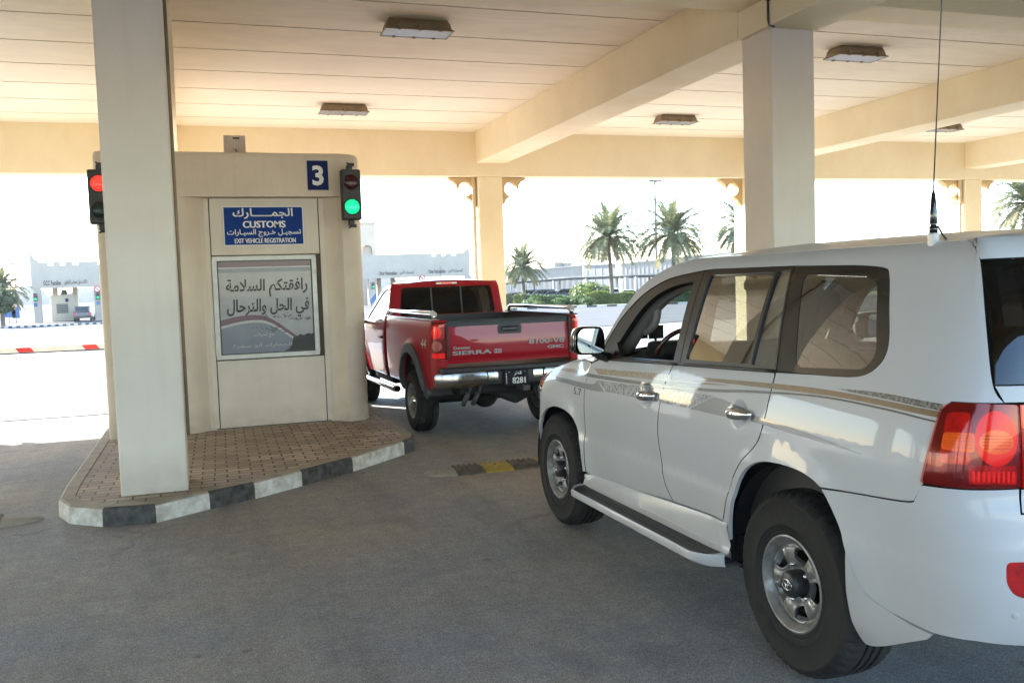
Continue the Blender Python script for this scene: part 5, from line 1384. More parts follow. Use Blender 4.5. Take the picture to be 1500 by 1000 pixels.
# bumper with plate
def bmp(a, b, out=0): return (a, -1.185+.13*(abs(a)/.95)**5-.012*(1-((b-.72)/.1)**2)-out, b)
MB().box(-.90, .90, -1.16, -1.02, .80, .872).build('bumper_pad', M_BLACK, TRK, bevel=.02)
bo_ = None
for sd in S2:
    P = rounded([(sd*.95, .635), (sd*.95, .80), (sd*.37, .815), (sd*.345, .745), (sd*.40, .672), (sd*.52, .64)], [.04, .03, .02, .04, .04, .05], 4)
    o = panel(None, P, [], M_CHROMED, 'rear_bumper', TRK, fn=bmp, res=.035, flange=.05)
    panel(None, rounded([(sd*.22, .705), (sd*.22, .80), (sd*.345, .80), (sd*.335, .745), (sd*.345, .71)], .01, 2), [], M_CHROMED, 'bumper_step', o, fn=bmp, out=-.012, res=.04, flange=.02)
panel(None, [(-.40, .655), (-.40, .80), (.40, .80), (.40, .655)], [], M_BLACK, 'bumper_center', TRK, fn=bmp, out=-.03, res=.06, flange=.03)
pl_ = MB().box(-.150, .150, -1.215, -1.205, .630, .815).build('number_plate', M_GLOSSK, TRK, bevel=.006)
w_ = MB(); O = (0, -1.2165, 0)
write(w_, '8281', O, E, Z, -.055, .105, .652, .725, bold=.012, strong=.002)
write(w_, arabic('قطر'), O, E, Z, -.035, .058, .745, .795, bold=.02)
for k in range(6): w_.add([(-.138, -1.2165, .655+.022*k), (-.124, -1.2165, .655+.022*k), (-.124, -1.2165, .667+.022*k), (-.138, -1.2165, .667+.022*k)], [(0, 1, 2, 3)])
for x in (-.095, .10): w_.lathe([(.0005, -1.219), (.005, -1.218), (.006, -1.2155)], 8, 'y', (x, 0, .785))
w_.build('plate_lettering', M_WHITE, pl_, fix=False)
# cab
A2 = arc(3.38, .43, .53, 10, 170)
tw0, tw1 = t_at(CB, .715), t_at(CB, .70)
RW = rounded([(tw0, 1.405), (tw1-.03, 1.80), (2*C0-tw1+.03, 1.80), (2*C0-tw0, 1.405)], .05, 4)
def cabrear(t, z, out=0):
    if t >= C0: return CB.point(t, z, out)
    p = CB.point(2*C0-t, z, out); return (-p[0], p[1], p[2])
cornr = 1.60
rw = panel(None, [(cornr, .80), (cornr, 1.862), (2*C0-cornr, 1.862), (2*C0-cornr, .80)], [RW], M_RED_P, 'cab_rear', TRK, fn=cabrear, res=.06, flange=.03)
rwg = panel(None, RW, [], M_TGLASS, 'rear_window', rw, fn=cabrear, out=-.008, res=.07, flange=0)
for x in (-.24, .20):
    MB().add([(x-.012, 1.478, 1.40), (x+.012, 1.478, 1.40), (x+.012, 1.543, 1.80), (x-.012, 1.543, 1.80)], [(0, 1, 2, 3)]).build('window_bar', M_DKGREY, rw, fix=False)
MB().box(-.16, .16, 1.545, 1.60, 1.828, 1.862).build('high_brake_lamp', M_LCLEAR, TRK, bevel=.008)
MB().box(-.08, .08, 1.540, 1.546, 1.832, 1.858).build('lit_lens', M_LLIT, TRK)
DW = rounded([(1.70, 1.345), (1.735, 1.74), (2.12, 1.795), (2.34, 1.745), (2.82, 1.345)], [.03, .04, .1, .1, .03], 4)
up = [(1.602, 1.32), (1.602, 1.862), (2.10, 1.862), (2.42, 1.80), (3.0, 1.30)]
for sd in S2:
    d = panel(CB, [(1.604, .57), (1.604, 1.318), (2.93, 1.297), (2.955, .9), (2.90, .62), (2.80, .57)], [], M_RED_P, 'cab_door', TRK, sides=(sd,), res=.06)
    panel(CB, up, [DW], M_RED_P, 'cab_pillars', TRK, sides=(sd,), res=.06, flange=.03)
    panel(CB, DW, [], M_TGLASS, 'door_glass', d, out=-.012, sides=(sd,), res=.08, flange=0)
    panel(CB, [(2.965, .9), (2.94, 1.292), (3.4, 1.25), (4.0, 1.15), (4.25, 1.08), (4.25, .62), (3.95, .55)]+A2+[(2.86, .57), (2.91, .62)], [], M_RED_P, 'front_fender', TRK, sides=(sd,), res=.06)
    MB().box(min(-sd*.935, -sd*.965), max(-sd*.935, -sd*.965), 1.70, 1.86, 1.09, 1.125).build('door_handle', M_BLACK, d, bevel=.01)
    m_ = MB().box(min(-sd*1.03, -sd*1.27), max(-sd*1.03, -sd*1.27), 2.70, 2.82, 1.20, 1.43).build('door_mirror', M_BLACK, TRK, bevel=.035)
    MB().box(min(-sd*1.05, -sd*1.25), max(-sd*1.05, -sd*1.25), 2.694, 2.699, 1.22, 1.41).build('mirror_glass', M_MIRROR, m_)
    MB().tube([(-sd*.92, 2.78, 1.29), (-sd*1.10, 2.76, 1.31)], .022, 8).build('mirror_arm', M_BLACK, m_)
    MB().tube([(-sd*.955, .78, .46), (-sd*.965, .9, .45), (-sd*.965, 2.75, .45), (-sd*.955, 2.86, .46)], .042, 12).build('running_board', M_CHROME, TRK)
    for c, z in ((0, .43), (3.38, .43)):
        mb = MB(); mb.lathe([(.60, -sd*.90), (.60, -sd*.5), (.0005, -sd*.5)], 36, 'x', (0, c, z)); mb.v = [(x, y, max(zz, .45)) for x, y, zz in mb.v]; mb.build('wheel_arch_liner', M_WELL, TRK)
    ff_ = arc(3.38, .43, .52, 6, 176)+list(reversed(arc(3.38, .43, .62, 10, 172)))
    panel(CB, ff_, [], M_FLARE, 'wheel_arch_flare', TRK, out=.03, sides=(sd,), res=.05, flange=.05)
def troof(s, b, out=0):
    e = CB.point(max(1.6, min(s, 2.3)), 1.862)[0]; q = min(1, abs(b)); zc = 1.905-.05*((s-1.95)/.6)**2
    ze = 1.864-(0 if s > 1.62 else .02); return (b*e, s, ze+(zc-ze)*(1-q**2.5)+out)
panel(None, [(1.60, -1), (1.60, 1), (2.10, 1), (2.30, .8), (2.36, 0), (2.30, -.8), (2.10, -1)], [], M_RED_P, 'cab_roof', TRK, fn=troof, res=.08, flange=.02)
P = [cabrear(t, 1.862) for t in [cornr+(2*C0-2*cornr)*k/20 for k in range(21)]]
mb = MB(); mb.add([(-p[0], p[1], p[2]) for p in P]+[troof(1.6, max(-1, min(1, p[0]/.66))) and (-troof(1.6, max(-1, min(1, p[0]/.66)))[0], 1.605, troof(1.6, max(-1, min(1, p[0]/.66)))[2]) for p in P], [(k, k+1, k+22, k+21) for k in range(20)], 0, True); mb.build('roof_edge', M_RED_P, TRK)
def tws(a, b, out=0):
    l0 = (b*.86, 2.95+.22*(1-b*b), 1.30); l1 = (b*.66, 2.12+.24*(1-b*b), 1.855+.03*(1-b*b)); return tuple(l0[i]*(1-a)+l1[i]*a+(out*.7 if i else 0) for i in range(3))
panel(None, [(0, -1), (0, 1), (1, 1), (1, -1)], [], M_TGLASS, 'windscreen', TRK, fn=tws, res=.12, flange=0)
def thood(s, b, out=0):
    q = min(1, abs(b)); e = .80-.12*smooth(3.9, 4.3, s); z0 = 1.25-.11*max(0, (s-2.95)/1.3)**1.5; return (b*e, s, z0+.06*(1-q**2.4)+out)
panel(None, [(2.95, -1), (3.16, 0), (2.95, 1), (4.22, 1), (4.30, 0), (4.22, -1)], [], M_RED_P, 'bonnet', TRK, fn=thood, res=.1, flange=.03)
MB().box(-.86, .86, 4.20, 4.33, .50, .74).build('front_bumper', M_CHROME, TRK, bevel=.04)
MB().box(-.78, .78, 4.22, 4.29, .75, 1.10).build('grille', M_CHROME, TRK, bevel=.03)
MB().box(-.85, .85, 1.5, 4.2, .45, .80).build('chassis', M_UNDER, TRK, bevel=.04)
MB().box(-.62, .62, -.95, 1.5, .52, .80).build('frame_rails', M_UNDER, TRK, bevel=.03)
ax_ = MB().tube([(-.72, 0, .385), (.72, 0, .385)], .055, 12); ax_.blob((0, -.02, .40), .17, 8, sq=(1, 1, 1)); ax_.build('rear_axle', M_UNDER, TRK)
sp_ = MB().prism([(-.42, .66), (.62, .66), (.46, .50), (.12, .36), (-.22, .52)], 'y', -.85, -.55); sp_.build('spare_wheel_cover', M_UNDER, TRK, bevel=.03)
sh_ = MB()
for x in (-.56, -.44): MB().tube([(x+.08, -1.0, .68), (x+.04, -.95, .52)], .020, 8).tube([(x+.04, -.96, .55), (x-.01, -.90, .40)], .030, 10).build('shock_absorber', M_SHOCK, TRK)
MB().box(.08, .17, -1.20, -.95, .555, .625).build('tow_hitch', M_DKGREY, TRK, bevel=.008)
MB().box(.30, .36, -1.10, -1.0, .44, .60).build('tow_bracket', M_DKGREY, TRK, bevel=.008)
MB().tube([(.42, -1.1, .62), (.44, -1.1, .44)], .03, 8).build('tow_pin', M_DKGREY, TRK)
MB().tube([(.50, -1.12, .64), (.52, -1.13, .50), (.55, -1.13, .42), (.58, -1.12, .47)], .014, 6).build('safety_chain', M_ALU, TRK)
MB().tube([(.24, -1.12, .63), (.26, -1.14, .48), (.30, -1.13, .50)], .012, 6).build('cable', M_BLACK, TRK)
MB().box(-.95, -.60, -.6, -.55, .50, .60).build('leaf_spring_hanger', M_DKGREY, TRK)
MB().tube([(.62, -.2, .50), (.80, -.75, .50), (.88, -.98, .49)], .045, 10).build('exhaust_pipe', M_DKGREY, TRK)
MB().tube([(.30, 2.96, 1.28), (.30, 2.90, 2.12)], [.006, .003], 6).build('aerial', M_BLACK, TRK)
MB().box(-.7, .7, 1.75, 1.95, .75, 1.30).build('bench_seat', M_INT, TRK, bevel=.05)
TW = wheel(TRK, (-.835, 0, .385), .385, .205, .265, 'lugs')
for px, py, r in ((-.835, 3.38, 0), (.835, 0, pi), (.835, 3.38, pi)):
    w2 = dup(TW, (px, py, .385)); w2.rotation_euler = (radians(17), 0, r)
# ---------------------------------------------------------------- distance helper: the point seen at photograph position (x, y) at a depth d, or on the plane Y
CAM_H, CAM_F = 1.8214, 1334.79
_th, _ph, _ro = radians(18.7105), radians(3.6938), radians(-1.8779)
_F = Vector((sin(_th)*cos(_ph), cos(_th)*cos(_ph), -sin(_ph))); _R = Vector((cos(_th), -sin(_th), 0)); _U = _R.cross(_F)
CR = _R*cos(_ro)+_U*sin(_ro); CU = -_R*sin(_ro)+_U*cos(_ro); CP = Vector((0, 0, CAM_H))
def at(x, y, d): return CP+(_F+CR*((x-750)/CAM_F)-CU*((y-500)/CAM_F))*d
def on(x, y, Y):
    r = _F+CR*((x-750)/CAM_F)-CU*((y-500)/CAM_F); return CP+r*((Y-CP.y)/r.y)
GF = -.92
# ---------------------------------------------------------------- materials of the far side
M_GATE = mat('gate_plaster', (.47, .40, .32), .85, var=.12, vscale=.5)
M_GATEC = mat('gate_cream', (.50, .44, .34), .85, var=.1, vscale=.5)
M_HALL = mat('hall_sheeting', (.31, .28, .235), .6, var=.1, vscale=.3)
M_HALLD = mat('hall_sheeting_grey', (.20, .195, .185), .6, var=.1, vscale=.3)
M_POSTW = mat('carport_post', (.36, .345, .32), .7)
M_PORT = mat('carport_roof', (.07, .07, .07), .7)
M_TRUNK = mat('palm_trunk', (.17, .135, .10), .95, var=.45, vscale=3, bump=.8, bscale=9)
M_FROND = mat('palm_frond', (.115, .14, .06), .55, var=.5, vscale=.8, vcol=(.21, .205, .10))
M_FROND2 = mat('palm_frond_dry', (.28, .235, .12), .7, var=.4, vscale=1.2, vcol=(.12, .115, .05))
M_LEAF = mat('hedge_leaf', (.085, .15, .028), .55, var=.55, vscale=1.4, vcol=(.030, .065, .016))
M_LEAFY = mat('bush_leaf_yellow', (.17, .21, .035), .55, var=.5, vscale=1.2, vcol=(.07, .11, .025))
M_LEAFD = mat('tree_leaf_dark', (.05, .075, .03), .6, var=.5, vscale=.9, vcol=(.11, .13, .06))
M_MAST = mat('galvanised_mast', (.16, .16, .16), .6)
M_SOIL = mat('verge_soil', (.20, .19, .10), .95, var=.5, vscale=.7, vcol=(.08, .11, .035))
for m_ in (M_FROND, M_FROND2, M_LEAF, M_LEAFY, M_LEAFD):
    N = m_.node_tree.nodes; L = m_.node_tree.links; b = N['Principled BSDF']; out = N['Material Output']
    tr = N.new('ShaderNodeBsdfTranslucent'); mx = N.new('ShaderNodeMixShader'); mx.inputs[0].default_value = .35
    L.new(b.inputs['Base Color'].links[0].from_socket, tr.inputs[0]); L.new(b.outputs[0], mx.inputs[1]); L.new(tr.outputs[0], mx.inputs[2]); L.new(mx.outputs[0], out.inputs[0])

# ---------------------------------------------------------------- palms
def palm(base, trunk_h, R, label, seed, group='date palms along the car park', lean=0.0):
    rd = random.Random(seed)
    t = thing('palm_tree', label, 'palm tree', base, rd.uniform(0, 6), group)
    P = []; n = 26
    for k in range(n):
        q = k/(n-1); P.append((lean*q*q, 0, trunk_h*q-.1))
    tr = MB(); tr.tube(P, [(.21-.05*q/n if q else .27)+.022*(q % 2) for q in range(n)], 9)
    top = Vector(P[-1])
    for k in range(26):      # old leaf stubs under the crown
        a = rd.uniform(0, 6.28); z = rd.uniform(-.9, .1); tr.tube([top+Vector((.12*cos(a), .12*sin(a), z)), top+Vector((.36*cos(a), .36*sin(a), z+.28))], [.05, .02], 4)
    tr.build('trunk', M_TRUNK, t)
    cr = MB()
    nf = 88
    for i in range(nf):
        q = (i+.5)/nf; az = i*2.39996+rd.uniform(-.25, .25)
        el = radians(78-104*q**.9+rd.uniform(-10, 10)); Lf = 1.5*R*rd.uniform(.86, 1.1)*(0.86+.2*sin(pi*q))
        old = 1 if q > .84 or (q > .6 and rd.random() < .25) else 0
        p = top+Vector((0, 0, .1)); d = Vector((cos(az)*cos(el), sin(az)*cos(el), sin(el))); ns = 18; st = Lf/ns; mid = []
        droop = rd.uniform(.065, .10)
        for k in range(ns+1):
            mid.append((p.copy(), d.copy())); p = p+d*st; d = (d+Vector((0, 0, -droop*(.35+1.3*k/ns)))).normalized()
        cr.tube([m[0] for m in mid], [.028*(1-.8*k/ns) for k in range(ns+1)], 3, old, caps=False)
        for k in range(3, ns+1):
            for half in (0, .5):
                pp, dd = mid[k]; pp = pp-dd*st*half
                side = dd.cross(Vector((0, 0, 1)));
                if side.length < .05: side = Vector((-sin(az), cos(az), 0))
                side.normalize(); upv = side.cross(dd)
                ll = .235*R*(math.sin(pi*min(1, (k-half+1.5)/(ns+1.5)))**.6+.25)*rd.uniform(.8, 1.15)
                for s in (-1, 1):
                    a = (side*s*.82+dd*.75+upv*rd.uniform(.1, .5)).normalized(); tip = pp+a*ll+Vector((0, 0, -.22*ll*rd.uniform(.4, 1.4)))
                    wv = dd*.075
                    cr.add([pp-wv, pp+wv, tip], [(0, 1, 2)], old)
    cr.build('crown', [M_FROND, M_FROND2], t, fix=False)
    return t
PL = []
for (x, y, d, th, R, lb, sd, ln) in ((768, 444, 112, 4.55, 2.35, 'smallest date palm beside the far column, behind the red pickup', 11, .1),
                             (897, 444, 93, 6.9, 3.15, 'tall date palm in mid car park, left of the lamp mast', 12, .3),
                             (989, 441, 93, 7.0, 3.15, 'tall date palm with the lamp mast behind its crown', 15, -.2),
                             (1092, 438, 93, 7.4, 2.8, 'date palm mostly hidden behind the front right column', 21, .2),
                             (1506, 425, 84, 8.1, 3.1, 'date palm at the right hand edge beyond the last column', 33, 0)):
    p = at(x, y, d); PL.append(palm((p.x, p.y, gz(p.y)), th, R, lb, sd, lean=ln))

# ---------------------------------------------------------------- hedges and shrubs (leaf by leaf)
def leaves(mb, fn, n, size, rd, m=0):
    for _ in range(n):
        c, nr = fn(rd); c = Vector(c); nr = (Vector(nr)+Vector((rd.gauss(0, .6), rd.gauss(0, .6), rd.gauss(0, .6)))).normalized()
        a = nr.orthogonal().normalized(); b = nr.cross(a); th = rd.uniform(0, 6.28); a, b = a*cos(th)+b*sin(th), b*cos(th)-a*sin(th); s = size*rd.uniform(.6, 1.3)
        mb.add([c-a*s, c+b*s*.5, c+a*s, c-b*s*.5], [(0, 1, 2, 3)], m)
def shrub(c, r, h, label, seed, m=M_LEAF, n=1400, size=.10, group='round shrubs before the hedge', name='shrub', stem=False):
    rd = random.Random(seed); t = thing(name, label, name, c, 0, group)
    lobes = [(rd.uniform(-.45, .45)*r, rd.uniform(-.45, .45)*r, h*rd.uniform(.40, .68), rd.uniform(.5, .75)) for _ in range(7)]
    def f(rd):
        lx, ly, lz, k = rd.choice(lobes); v = Vector((rd.gauss(0, 1), rd.gauss(0, 1), rd.gauss(0, 1))).normalized(); q = rd.uniform(.55, 1)**.5
        return (lx+v.x*r*k*q, ly+v.y*r*k*q, max(.04, lz+v.z*h*.5*k*q)), v
    mb = MB(); leaves(mb, f, n, size, rd); mb.build('foliage', m, t, fix=False)
    s_ = MB()
    for k in range(5):
        a = rd.uniform(0, 6.28); s_.tube([(0, 0, -.05), (.3*r*cos(a), .3*r*sin(a), h*.55)], [.05, .02], 5)
    s_.build('stem', M_TRUNK, t)
    return t
def hedge(a, b, w, h, label, seed, n, m=M_LEAF):
    rd = random.Random(seed); a = Vector(a); b = Vector(b); L_ = (b-a).length; t = thing('hedge', label, 'hedge', ((a+b)/2).to_tuple(), 0, 'clipped hedges along the road'); dx = (b-a)/L_; dy = Vector((-dx.y, dx.x, 0))
    def f(rd):
        x = rd.uniform(-.5, .5)*L_; hh = h*(1+.10*sin(x*.9+seed)+.07*sin(x*2.3)); q = rd.random()
        if q < .45: y, z, nr = rd.uniform(-.5, .5)*w, hh-abs(rd.gauss(0, .07)), (0, 0, 1)
        else: y, z = (-.5 if q < .85 else .5)*w+rd.gauss(0, .08), rd.uniform(.05, 1)*hh; nr = dy*(-1 if q < .85 else 1)
        return dx*x+dy*y+Vector((0, 0, z)), nr
    mb = MB(); leaves(mb, f, n, .13, rd); mb.build('foliage', m, t, fix=False)
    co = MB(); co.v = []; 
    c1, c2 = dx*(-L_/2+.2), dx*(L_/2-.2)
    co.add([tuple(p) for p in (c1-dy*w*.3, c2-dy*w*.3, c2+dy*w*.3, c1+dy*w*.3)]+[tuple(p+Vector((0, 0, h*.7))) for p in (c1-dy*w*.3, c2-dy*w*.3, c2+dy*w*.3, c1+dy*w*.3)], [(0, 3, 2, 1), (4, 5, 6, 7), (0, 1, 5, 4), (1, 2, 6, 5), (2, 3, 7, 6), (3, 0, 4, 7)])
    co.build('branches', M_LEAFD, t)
def gp(x, d, y=444): p = at(x, y, d); return Vector((p.x, p.y, gz(p.y)))
hedge(gp(742, 100), gp(756, 99), 1.3, 1.35, 'short dark clipped hedge just right of the far column', 1, 900, M_LEAFD)
hedge(gp(757, 98), gp(770, 97.5), 1.3, 1.3, 'bright green clipped hedge beside the smallest palm', 2, 900, M_LEAFY)
hedge(gp(771, 98), gp(853, 96), 1.5, 1.15, 'long dark clipped hedge behind the round shrubs', 3, 5200)
hedge(gp(860, 94), gp(958, 93), 1.6, 1.3, 'bright green hedge around the foot of the middle tall palm', 4, 6200, M_LEAFY)
hedge(gp(962, 92), gp(1130, 90), 1.6, 1.75, 'green hedge seen through the white car’s open window', 5, 8000, M_LEAF)
for x, r, h, d, lb, s, m_ in ((779, 1.0, 1.25, 93, 'wide low shrub beside the smallest palm, leftmost of the round shrubs', 41, M_LEAF), (821, 1.05, 1.1, 92, 'round clipped shrub between the smallest palm and the yellow bush', 42, M_LEAF), (846, .75, 1.2, 92, 'narrow upright shrub left of the yellow bush', 43, M_LEAF), (864, 1.15, 1.0, 90, 'low dark shrub on the kerb left of the middle tall palm', 44, M_LEAF),
                       (790, .8, .95, 92, 'small pale shrub second from the left', 45, M_LEAFY)):
    shrub(gp(x, d), r, h, lb, s, m_)
shrub(gp(862, 104), 2.3, 2.6, 'loose yellow-green bush rising above the hedge left of the middle tall palm', 47, M_LEAFY, 2400, .20, None, 'bush')
# verge and its kerb
vg = MB(); V = [gp(700, 88), gp(1300, 84), gp(1300, 116), gp(700, 122)]; vg.quad(*[(p.x, p.y, gz(p.y)+.12) for p in V]); structure(vg.build('verge', M_SOIL, fix=False))
kb = MB(); A_, B_ = gp(700, 87.6), gp(1300, 83.6); n = 40
for k in range(n):
    a = A_.lerp(B_, k/n); b = A_.lerp(B_, (k+1)/n); d = (b-a).normalized(); nn = Vector((-d.y, d.x, 0)); c = (a+b)/2
    kb.obox((c.x, c.y, gz(c.y)+.08), d*((b-a).length/2), nn*.12, (0, 0, .10), k % 2)
structure(kb.build('verge_kerb', [M_KERBW, M_KERBK]))

# ---------------------------------------------------------------- parked cars
M_CGL = glass('parked_car_glass', (.04, .05, .06), 1.5, 1.5)
CARM = [mat('car_body_white', (.62, .63, .64), .3, coat=.8), mat('car_body_dark', (.025, .03, .04), .3, coat=.8), mat('car_body_brown', (.10, .085, .07), .3, coat=.8), mat('car_body_blue', (.03, .05, .10), .3, coat=.8)]
def small_car(p, rz, m, label, tall=False, group='cars parked under the carport', rear_lit=False):
    t = thing('parked_car', label, 'car', p, rz, group); k = 1.12 if tall else 1.0
    low = [(-2.25, .35), (-2.3, .62), (-2.22, .92*k), (-1.1, .98*k), (1.1, .98*k), (2.1, .86*k), (2.25, .6), (2.2, .35)]
    b = MB(); b.prism(low, 'x', -.90, .90); b.build('body', m, t, bevel=.09, segs=3)
    if tall: top = [(-2.12, .95*k), (-2.0, 1.55), (-1.8, 1.68), (.35, 1.68), (1.15, .98*k)]; gl = [(-2.02, 1.06*k), (-1.9, 1.50), (.33, 1.54), (.95, 1.04*k)]
    else: top = [(-1.65, .92), (-.9, 1.40), (.25, 1.42), (1.15, .92)]; gl = [(-1.42, .98), (-.85, 1.33), (.22, 1.35), (.95, .98)]
    MB().prism(top, 'x', -.74, .74).build('roof', m, t, bevel=.08, segs=3)
    for s in (-1, 1): MB().prism(gl, 'x', s*.738, s*.748).build('side_window', M_CGL, t)
    r0 = top[0] if not tall else top[0]; r1 = top[1]; f0 = top[-1]; f1 = top[-2]
    MB().add([(-.62, r0[0]-.01+(r1[0]-r0[0])*.2, r0[1]+(r1[1]-r0[1])*.2), (.62, r0[0]-.01+(r1[0]-r0[0])*.2, r0[1]+(r1[1]-r0[1])*.2), (.56, r1[0]-.012-(0), r1[1]-.05), (-.56, r1[0]-.012, r1[1]-.05)], [(0, 1, 2, 3)]).build('rear_window', M_CGL, t, fix=False)
    MB().add([(-.62, f0[0]+.02-.1, f0[1]+.1), (.62, f0[0]+.02-.1, f0[1]+.1), (.56, f1[0]+.03, f1[1]-.03), (-.56, f1[0]+.03, f1[1]-.03)], [(0, 1, 2, 3)]).build('windscreen', M_CGL, t, fix=False)
    for x in (-.82, .82):
        for y in (-1.4, 1.4): MB().lathe([(.2, -.11), (.31, -.11), (.33, -.05), (.33, .05), (.31, .11), (.2, .11), (.0005, .09)], 18, 'x', (x, y, .33)).build('wheel', M_TYRE, t)
    for x in (-.72, .72): MB().box(x-.13, x+.13, -2.31, -2.2, .70, .88).build('tail_lamp', M_LLIT if rear_lit else M_LDRED, t)
    for x in (-.68, .68): MB().box(x-.16, x+.16, 2.14, 2.24, .62, .76).build('headlamp', M_HLAMP, t)
    return t
rzp = radians(60)
for x, d, m, lb, tall in ((758, 122, 1, 'dark car under the left end of the carport', 0), (775, 121, 1, 'dark tall car behind the smallest palm', 1), (793, 120, 3, 'blue car under the carport between its left posts', 1), (809, 119, 1, 'dark car behind the long hedge, beside a carport post', 0), (828, 118, 1, 'dark tall car left of the yellow bush', 1), (846, 117, 3, 'blue car just left of the yellow bush', 0), (882, 108, 0, 'white tall car parked left of the middle palm trunk', 1), (917, 106, 0, 'white low car right of the middle palm trunk', 0), (940, 112, 3, 'blue car behind the carport posts right of the middle palm', 0), (962, 111, 1, 'dark car behind the hedge under the right end of the carport', 1)):
    p = gp(x, d); small_car((p.x, p.y, p.z+.05), rzp if m else radians(68), CARM[m], lb, bool(tall))

# ---------------------------------------------------------------- carport
cp = thing('carport', 'long flat-roofed carport on pale posts behind the hedges', 'carport', gp(850, 118).to_tuple(), 0); cpo = Vector(cp.location)
def rel(mb, o): mb.v = [(x-o.x, y-o.y, z-o.z) for x, y, z in mb.v]; return mb
roofpts = [(730, 414.9, 128), (832, 407.2, 119), (919, 404.0, 113), (975, 402, 110), (1090, 398, 106)]
def slab(mb, top, thick, depth):
    for (a, b) in zip(top, top[1:]):
        A, B = at(*a), at(*b); d = Vector((_F.x, _F.y, 0)).normalized()*depth
        lo = Vector((0, 0, -thick))
        mb.add([A+lo, B+lo, B+d+lo, A+d+lo, A, B, B+d, A+d], [(0, 3, 2, 1), (4, 5, 6, 7), (0, 1, 5, 4), (1, 2, 6, 5), (2, 3, 7, 6), (3, 0, 4, 7)])
mb = MB(); slab(mb, roofpts, .28, 6); rel(mb, cpo).build('roof', M_PORT, cp)
mb = MB(); slab(mb, [(730, 413.2, 127.8), (832, 405.4, 118.8), (919, 402.2, 112.8), (975, 400.2, 109.8), (1090, 396.2, 105.8)], .12, 6); rel(mb, cpo).build('roof_trim', M_POSTW, cp)
for x, d, w in ((750, 126, .14), (771.5, 124, .16), (783, 128, .2), (812, 121, .25), (821, 126, .2), (860, 117, .3), (905, 115, .3), (918.5, 111.5, .45), (933, 112, .3), (952, 114, .2), (975, 110, .3), (1010, 108, .3), (1050, 107, .3)):
    g0 = gp(x, d); yt = next(a[1]+(b[1]-a[1])*(x-a[0])/(b[0]-a[0]) for a, b in zip(roofpts, roofpts[1:]) if a[0] <= x <= b[0]); zt = at(x, yt+2, d).z
    rel(MB().box(g0.x-w/2, g0.x+w/2, g0.y-w/2, g0.y+w/2, g0.z, zt), cpo).build('post', M_POSTW, cp)
# ---------------------------------------------------------------- long sheet-clad hall
def wallbox(top, thick_d, zb, m, label, ribs=1.0, name='warehouse'):
    A, B = at(*top[0]), at(*top[1]); c = (A+B)/2; t = thing(name, label, 'warehouse', (c.x, c.y, zb), 0); o = Vector(t.location); d = Vector((_F.x, _F.y, 0)).normalized()*thick_d
    mb = MB(); z0 = Vector((0, 0, 1)); A0 = Vector((A.x, A.y, zb)); B0 = Vector((B.x, B.y, zb))
    mb.add([A0, B0, B0+d, A0+d, A, B, B+d, A+d], [(0, 3, 2, 1), (4, 5, 6, 7), (0, 1, 5, 4), (1, 2, 6, 5), (2, 3, 7, 6), (3, 0, 4, 7)]); rel(mb, o).build('wall', m, t)
    rb = MB(); n = int((B-A).length/ribs); e = (B-A).normalized(); nn = Vector((e.y, -e.x, 0)).normalized()
    for k in range(n):
        p = A.lerp(B, (k+.5)/n); rb.obox((p.x+nn.x*.03, p.y+nn.y*.03, (p.z+zb)/2), Vector((e.x, e.y, 0)).normalized()*.10, nn*.012, (0, 0, (p.z-zb)/2-.05))
    rel(rb, o).build('wall_rib', M_HALL if m is M_HALLD else m, t)
    cp_ = MB(); dd = B-A; L_ = dd.length; dd.normalize(); q = (A+B)/2; cp_.obox((q.x+nn.x*.06, q.y+nn.y*.06, q.z+.05), dd*(L_/2), nn*.12, (0, 0, .14)); rel(cp_, o).build('eaves_trim', m, t)
    return t
wallbox(((700, 402.5, 176), (854, 389.2, 160)), 30, GF, M_HALL, 'far left section of the ribbed pale hall behind the carport', 1.3)
wallbox(((854.5, 389.0, 158), (909, 386.5, 152)), 30, GF, M_HALLD, 'greyer middle section of the hall, behind the middle tall palm', 1.6)
wallbox(((908.5, 387.0, 146), (1130, 364, 128)), 30, GF, M_HALL, 'nearest section of the ribbed pale hall above the white car’s roof', .8)
wallbox(((1180, 364, 128), (1500, 344, 122)), 20, GF, M_HALL, 'pale hall section right of the front right column', .8)
v_ = MB()
for k, (x, y) in enumerate(((816, 390), (830, 391))):
    p = at(x, y, 170); tag(MB().box(p.x-.8, p.x+.8, p.y-.8, p.y+.8, p.z-1.4, p.z+.6).box(p.x-.9, p.x+.9, p.y-.9, p.y+.9, p.z+.6, p.z+.75).build('roof_ventilator', M_HALL), ('taller left' if k == 0 else 'lower right')+' of the two ventilator boxes on the far hall roof', 'ventilator', 'roof ventilators')
# lamp mast
p = gp(963, 150); zt = at(963, 264, 150).z
ms = thing('lamp_mast', 'tall thin floodlight mast with a ring of lamps behind the palms', 'lamp post', p.to_tuple())
H_ = zt-p.z
MB().tube([(0, 0, 0), (0, 0, H_)], [.26, .15], 10).build('pole', M_MAST, ms)
MB().tube([(.55*cos(2*pi*k/20), .55*sin(2*pi*k/20), H_-.25) for k in range(20)], .05, 6, closed=True).build('lamp_ring', M_MAST, ms)
for k in range(8):
    a = 2*pi*k/8; MB().obox((.85*cos(a), .85*sin(a), H_-.2), (.28*cos(a), .28*sin(a), -.08), (-.2*sin(a), .2*cos(a), 0), (0, 0, .1)).build('floodlight', M_DKGREY, ms)

